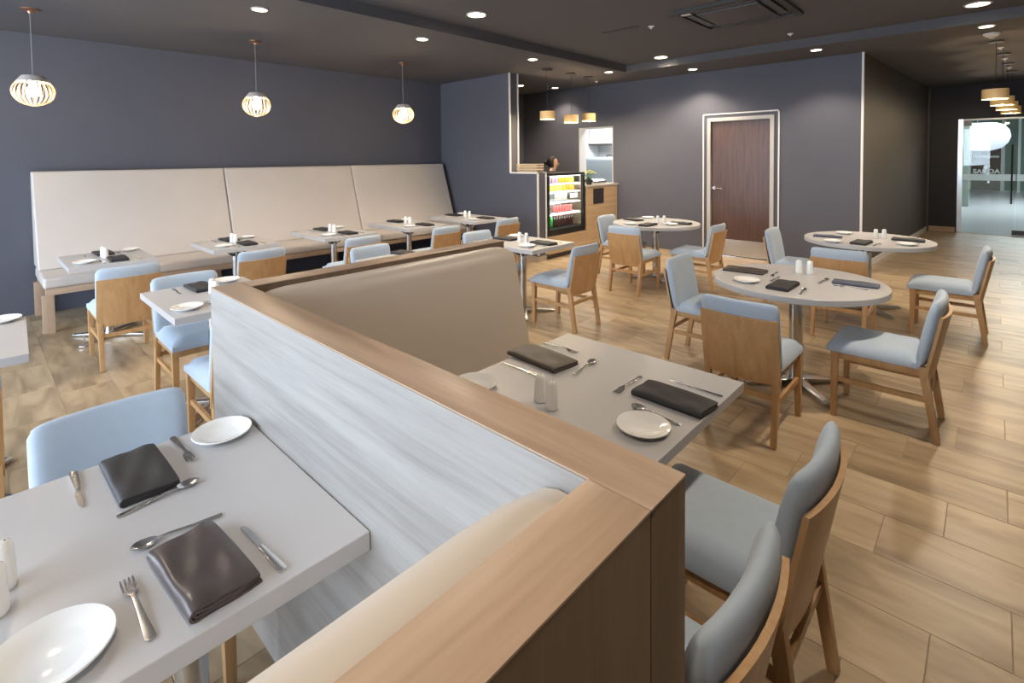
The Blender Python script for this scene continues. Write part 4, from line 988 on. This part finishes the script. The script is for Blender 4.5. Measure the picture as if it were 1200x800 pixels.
for (x, y, pw, l) in [(3.60, 0.15, 2.3, 'large downlight in the tray above the nearest round table'), (0.1, 3.92, 0.9, 'large downlight in the tray above the left tables'), (0.1, 0.15, 1.1, 'large downlight in the tray over the foreground booth')]:
    downlight(x, y, ZT, 0.11, l, pw, 150)

BULB = mat('globe_bulb', (0.9, 0.85, 0.7), 0.5, emit=(1.0, 0.82, 0.52), es=26.0)
RIBM = mat('globe_rib', (0.75, 0.52, 0.36), 0.45, emit=None)
def globe(x, y, label):
    t = thing('globe_pendant', label, 'pendant lamp', (x, y, ZS), group='ribbed globe pendants over the banquette')
    MB().lathe([(0, 0), (0.065, 0), (0.065, -0.012), (0.02, -0.024), (0.012, -0.04), (0, -0.04)], seg=24, cap=False).build('canopy', COPPER, t, 40)
    zc = -0.735
    MB().tube([(0, 0, -0.035), (0, 0, zc+0.14)], 0.004, 6).build('cord', CORD, t)
    MB().lathe([(0, 0.142), (0.075, 0.142), (0.082, 0.136), (0.118, 0.085), (0.112, 0.084), (0.072, 0.130), (0, 0.132)], c=(0, 0, zc), seg=32, cap=False).build('cap', mat('globe_cap', (0.60, 0.52, 0.48), 0.45), t, 50)
    m_ = MB()
    for k in range(22):
        a = 2*math.pi*k/22; d = Vector((math.cos(a), math.sin(a), 0)); s_ = Vector((-math.sin(a), math.cos(a), 0)); pts = []
        for i in range(11):
            ph = R(50) - R(128)*i/10
            pts.append(d*(0.150*math.cos(ph)) + Vector((0, 0, zc+0.128*math.sin(ph))))
        for A, B in zip(pts, pts[1:]): m_.bar(A, B, 0.010, 0.004, d)
    m_.lathe([(0.022, -0.128), (0.036, -0.128), (0.036, -0.121), (0.022, -0.121), (0.022, -0.128)], c=(0, 0, zc), seg=24, cap=False)
    m_.build('ribs', RIBM, t, 0)
    MB().lathe([(0, -0.050), (0.03, -0.045), (0.048, -0.02), (0.050, 0.005), (0.04, 0.035), (0.022, 0.06), (0.022, 0.13), (0, 0.13)], c=(0, 0, zc), seg=20, cap=False).build('bulb', BULB, t, 60)
    ld = bpy.data.lights.new('globe_lamp', 'POINT'); ld.energy = 9; ld.color = (1.0, 0.78, 0.48); ld.shadow_soft_size = 0.05
    lo = bpy.data.objects.new('globe_light', ld); COL.objects.link(lo); lo.location = (0, 0, zc-0.056); lo.parent = t
for x, y, l in ((0.43, 6.26, 'left'), (2.33, 6.19, 'middle'), (4.35, 6.17, 'right')):
    globe(x, y, 'ribbed glowing globe pendant on a cord, the %s of three over the banquette' % l)

SHADE = mat('amber_shade', (0.55, 0.38, 0.18), 0.5, emit=(1.0, 0.62, 0.20), es=0.05)
def drum(x, y, zc, label, group, r=0.115, h=0.125):
    t = thing('drum_pendant', label, 'pendant lamp', (x, y, ZS), group=group)
    MB().lathe([(0, 0), (0.075, 0), (0.075, -0.02), (0, -0.02)], seg=20, cap=False).build('canopy', DARKM, t, 40)
    MB().tube([(0, 0, -0.02), (0, 0, zc+h/2-ZS)], 0.003, 6).build('cord', BLACK, t)
    z0 = zc-ZS
    sh_ = MB().lathe([(r, -h/2), (r, h/2), (r-0.004, h/2), (r-0.004, -h/2), (r, -h/2)], c=(0, 0, z0), seg=28, cap=False).build('shade', SHADE, t, 40)
    m_ = MB()
    for k in range(3):
        a = k*math.pi/3
        m_.bar((-(r-0.004)*math.cos(a), -(r-0.004)*math.sin(a), z0+h/2-0.004), ((r-0.004)*math.cos(a), (r-0.004)*math.sin(a), z0+h/2-0.004), 0.004, 0.004)
    m_.build('spider', DARKM, sh_, 0)
    MB().lathe([(0, -0.062), (0.022, -0.05), (0.028, -0.03), (0.018, 0.0), (0.015, 0.055), (0, 0.055)], c=(0, 0, z0), seg=14, cap=False).build('bulb', mat('drum_bulb', (0.9, 0.8, 0.6), 0.5, emit=(1, 0.85, 0.55), es=6.0), t, 60)
    ld = bpy.data.lights.new('drum_lamp', 'POINT'); ld.energy = 14; ld.color = (1.0, 0.78, 0.50); ld.shadow_soft_size = 0.03
    lo = bpy.data.objects.new('drum_light', ld); COL.objects.link(lo); lo.location = (0, 0, z0-0.07); lo.parent = t
for (x, zc, l) in ((6.25, 2.28, 'left'), (6.87, 2.255, 'middle'), (7.38, 2.305, 'right')):
    drum(x, 5.05, zc, 'amber drum pendant over the service counter, the %s of three' % l, 'amber pendants over the counter')
for i, (x, y) in enumerate(((8.8, 0.01), (10.0, -0.06), (11.1, -0.12), (12.2, -0.18))):
    drum(x, y, 2.345, 'amber drum pendant in the row leading to the glass entrance, %s from the front' % NTH[i], 'amber pendants near the entrance', 0.125, 0.12)

# cassette air conditioner
t = thing('air_conditioner', 'dark square cassette air conditioner in the ceiling tray', 'air conditioner', (5.58, 1.97, ZT))
ACM = mat('ac_dark', (0.030, 0.028, 0.028), 0.5); AC2 = mat('ac_panel', (0.050, 0.050, 0.056), 0.45)
f = MB(); q = 0.50
f.box(-q, q, -q, -q+0.06, -0.03, 0); f.box(-q, q, q-0.06, q, -0.03, 0); f.box(-q, -q+0.06, -q+0.06, q-0.06, -0.03, 0); f.box(q-0.06, q, -q+0.06, q-0.06, -0.03, 0)
f.build('frame', ACM, t, 0)
MB().box(-0.30, 0.30, -0.30, 0.30, -0.034, -0.01, 0.004).build('grille_panel', AC2, t, 0)
MB().box(-q+0.06, q-0.06, -q+0.06, q-0.06, -0.010, -0.002).build('backing', BLACK, t, 0)
for k in range(4):
    a = k*math.pi/2
    o = MB().box(-0.30, 0.30, 0.335, 0.405, -0.028, -0.020).build('louvre', AC2, t, 0); o.rotation_euler = (R(0), 0, a)
o = MB().box(-0.42, -0.36, 0.32, 0.42, -0.032, -0.03).build('badge', TRIM, t, 0); o.location = (0.0, 0.0, -0.002)
tag(MB().box(5.32, 5.36, 2.98, 3.45, ZT-0.006, ZT).build('slot_vent', BLACK, smooth=0), 'thin dark slot vent in the ceiling tray', 'vent')
def sprinkler(x, y, z, label):
    t = thing('sprinkler', label, 'sprinkler', (x, y, z), group='ceiling sprinklers')
    MB().lathe([(0, 0), (0.035, 0), (0.03, -0.008), (0.012, -0.012), (0.01, -0.03), (0, -0.03)], seg=16, cap=False).build('escutcheon', TRIM, t, 40)
    MB().lathe([(0, -0.03), (0.018, -0.031), (0.018, -0.034), (0, -0.034)], seg=12, cap=False).build('deflector', STEEL, t, 0)
sprinkler(5.47, 2.88, ZT, 'small pale sprinkler beside the ceiling air conditioner')
sprinkler(7.05, 1.85, ZT, 'small pale sprinkler near the tray edge right of the air conditioner')
sprinkler(7.95, 5.27, ZS, 'small pale sprinkler near the three amber pendants')
t = thing('smoke_detector', 'white domed smoke detector behind the right downlight', 'smoke detector', (8.22, 0.05, ZS))
MB().lathe([(0, 0), (0.075, 0), (0.075, -0.015), (0.05, -0.035), (0, -0.04)], seg=24, cap=False).build('housing', TRIM, t, 40)
MB().lathe([(0, -0.04), (0.03, -0.041), (0.025, -0.055), (0, -0.057)], seg=16, cap=False).build('sensor', FRAMEM, t, 40)
for i, (x, y) in enumerate(((9.4, -0.03), (10.55, -0.08), (11.7, -0.14))):
    sprinkler(x, y, ZS, 'small dark-rimmed sprinkler in the corridor ceiling, %s from the front' % NTH[i])
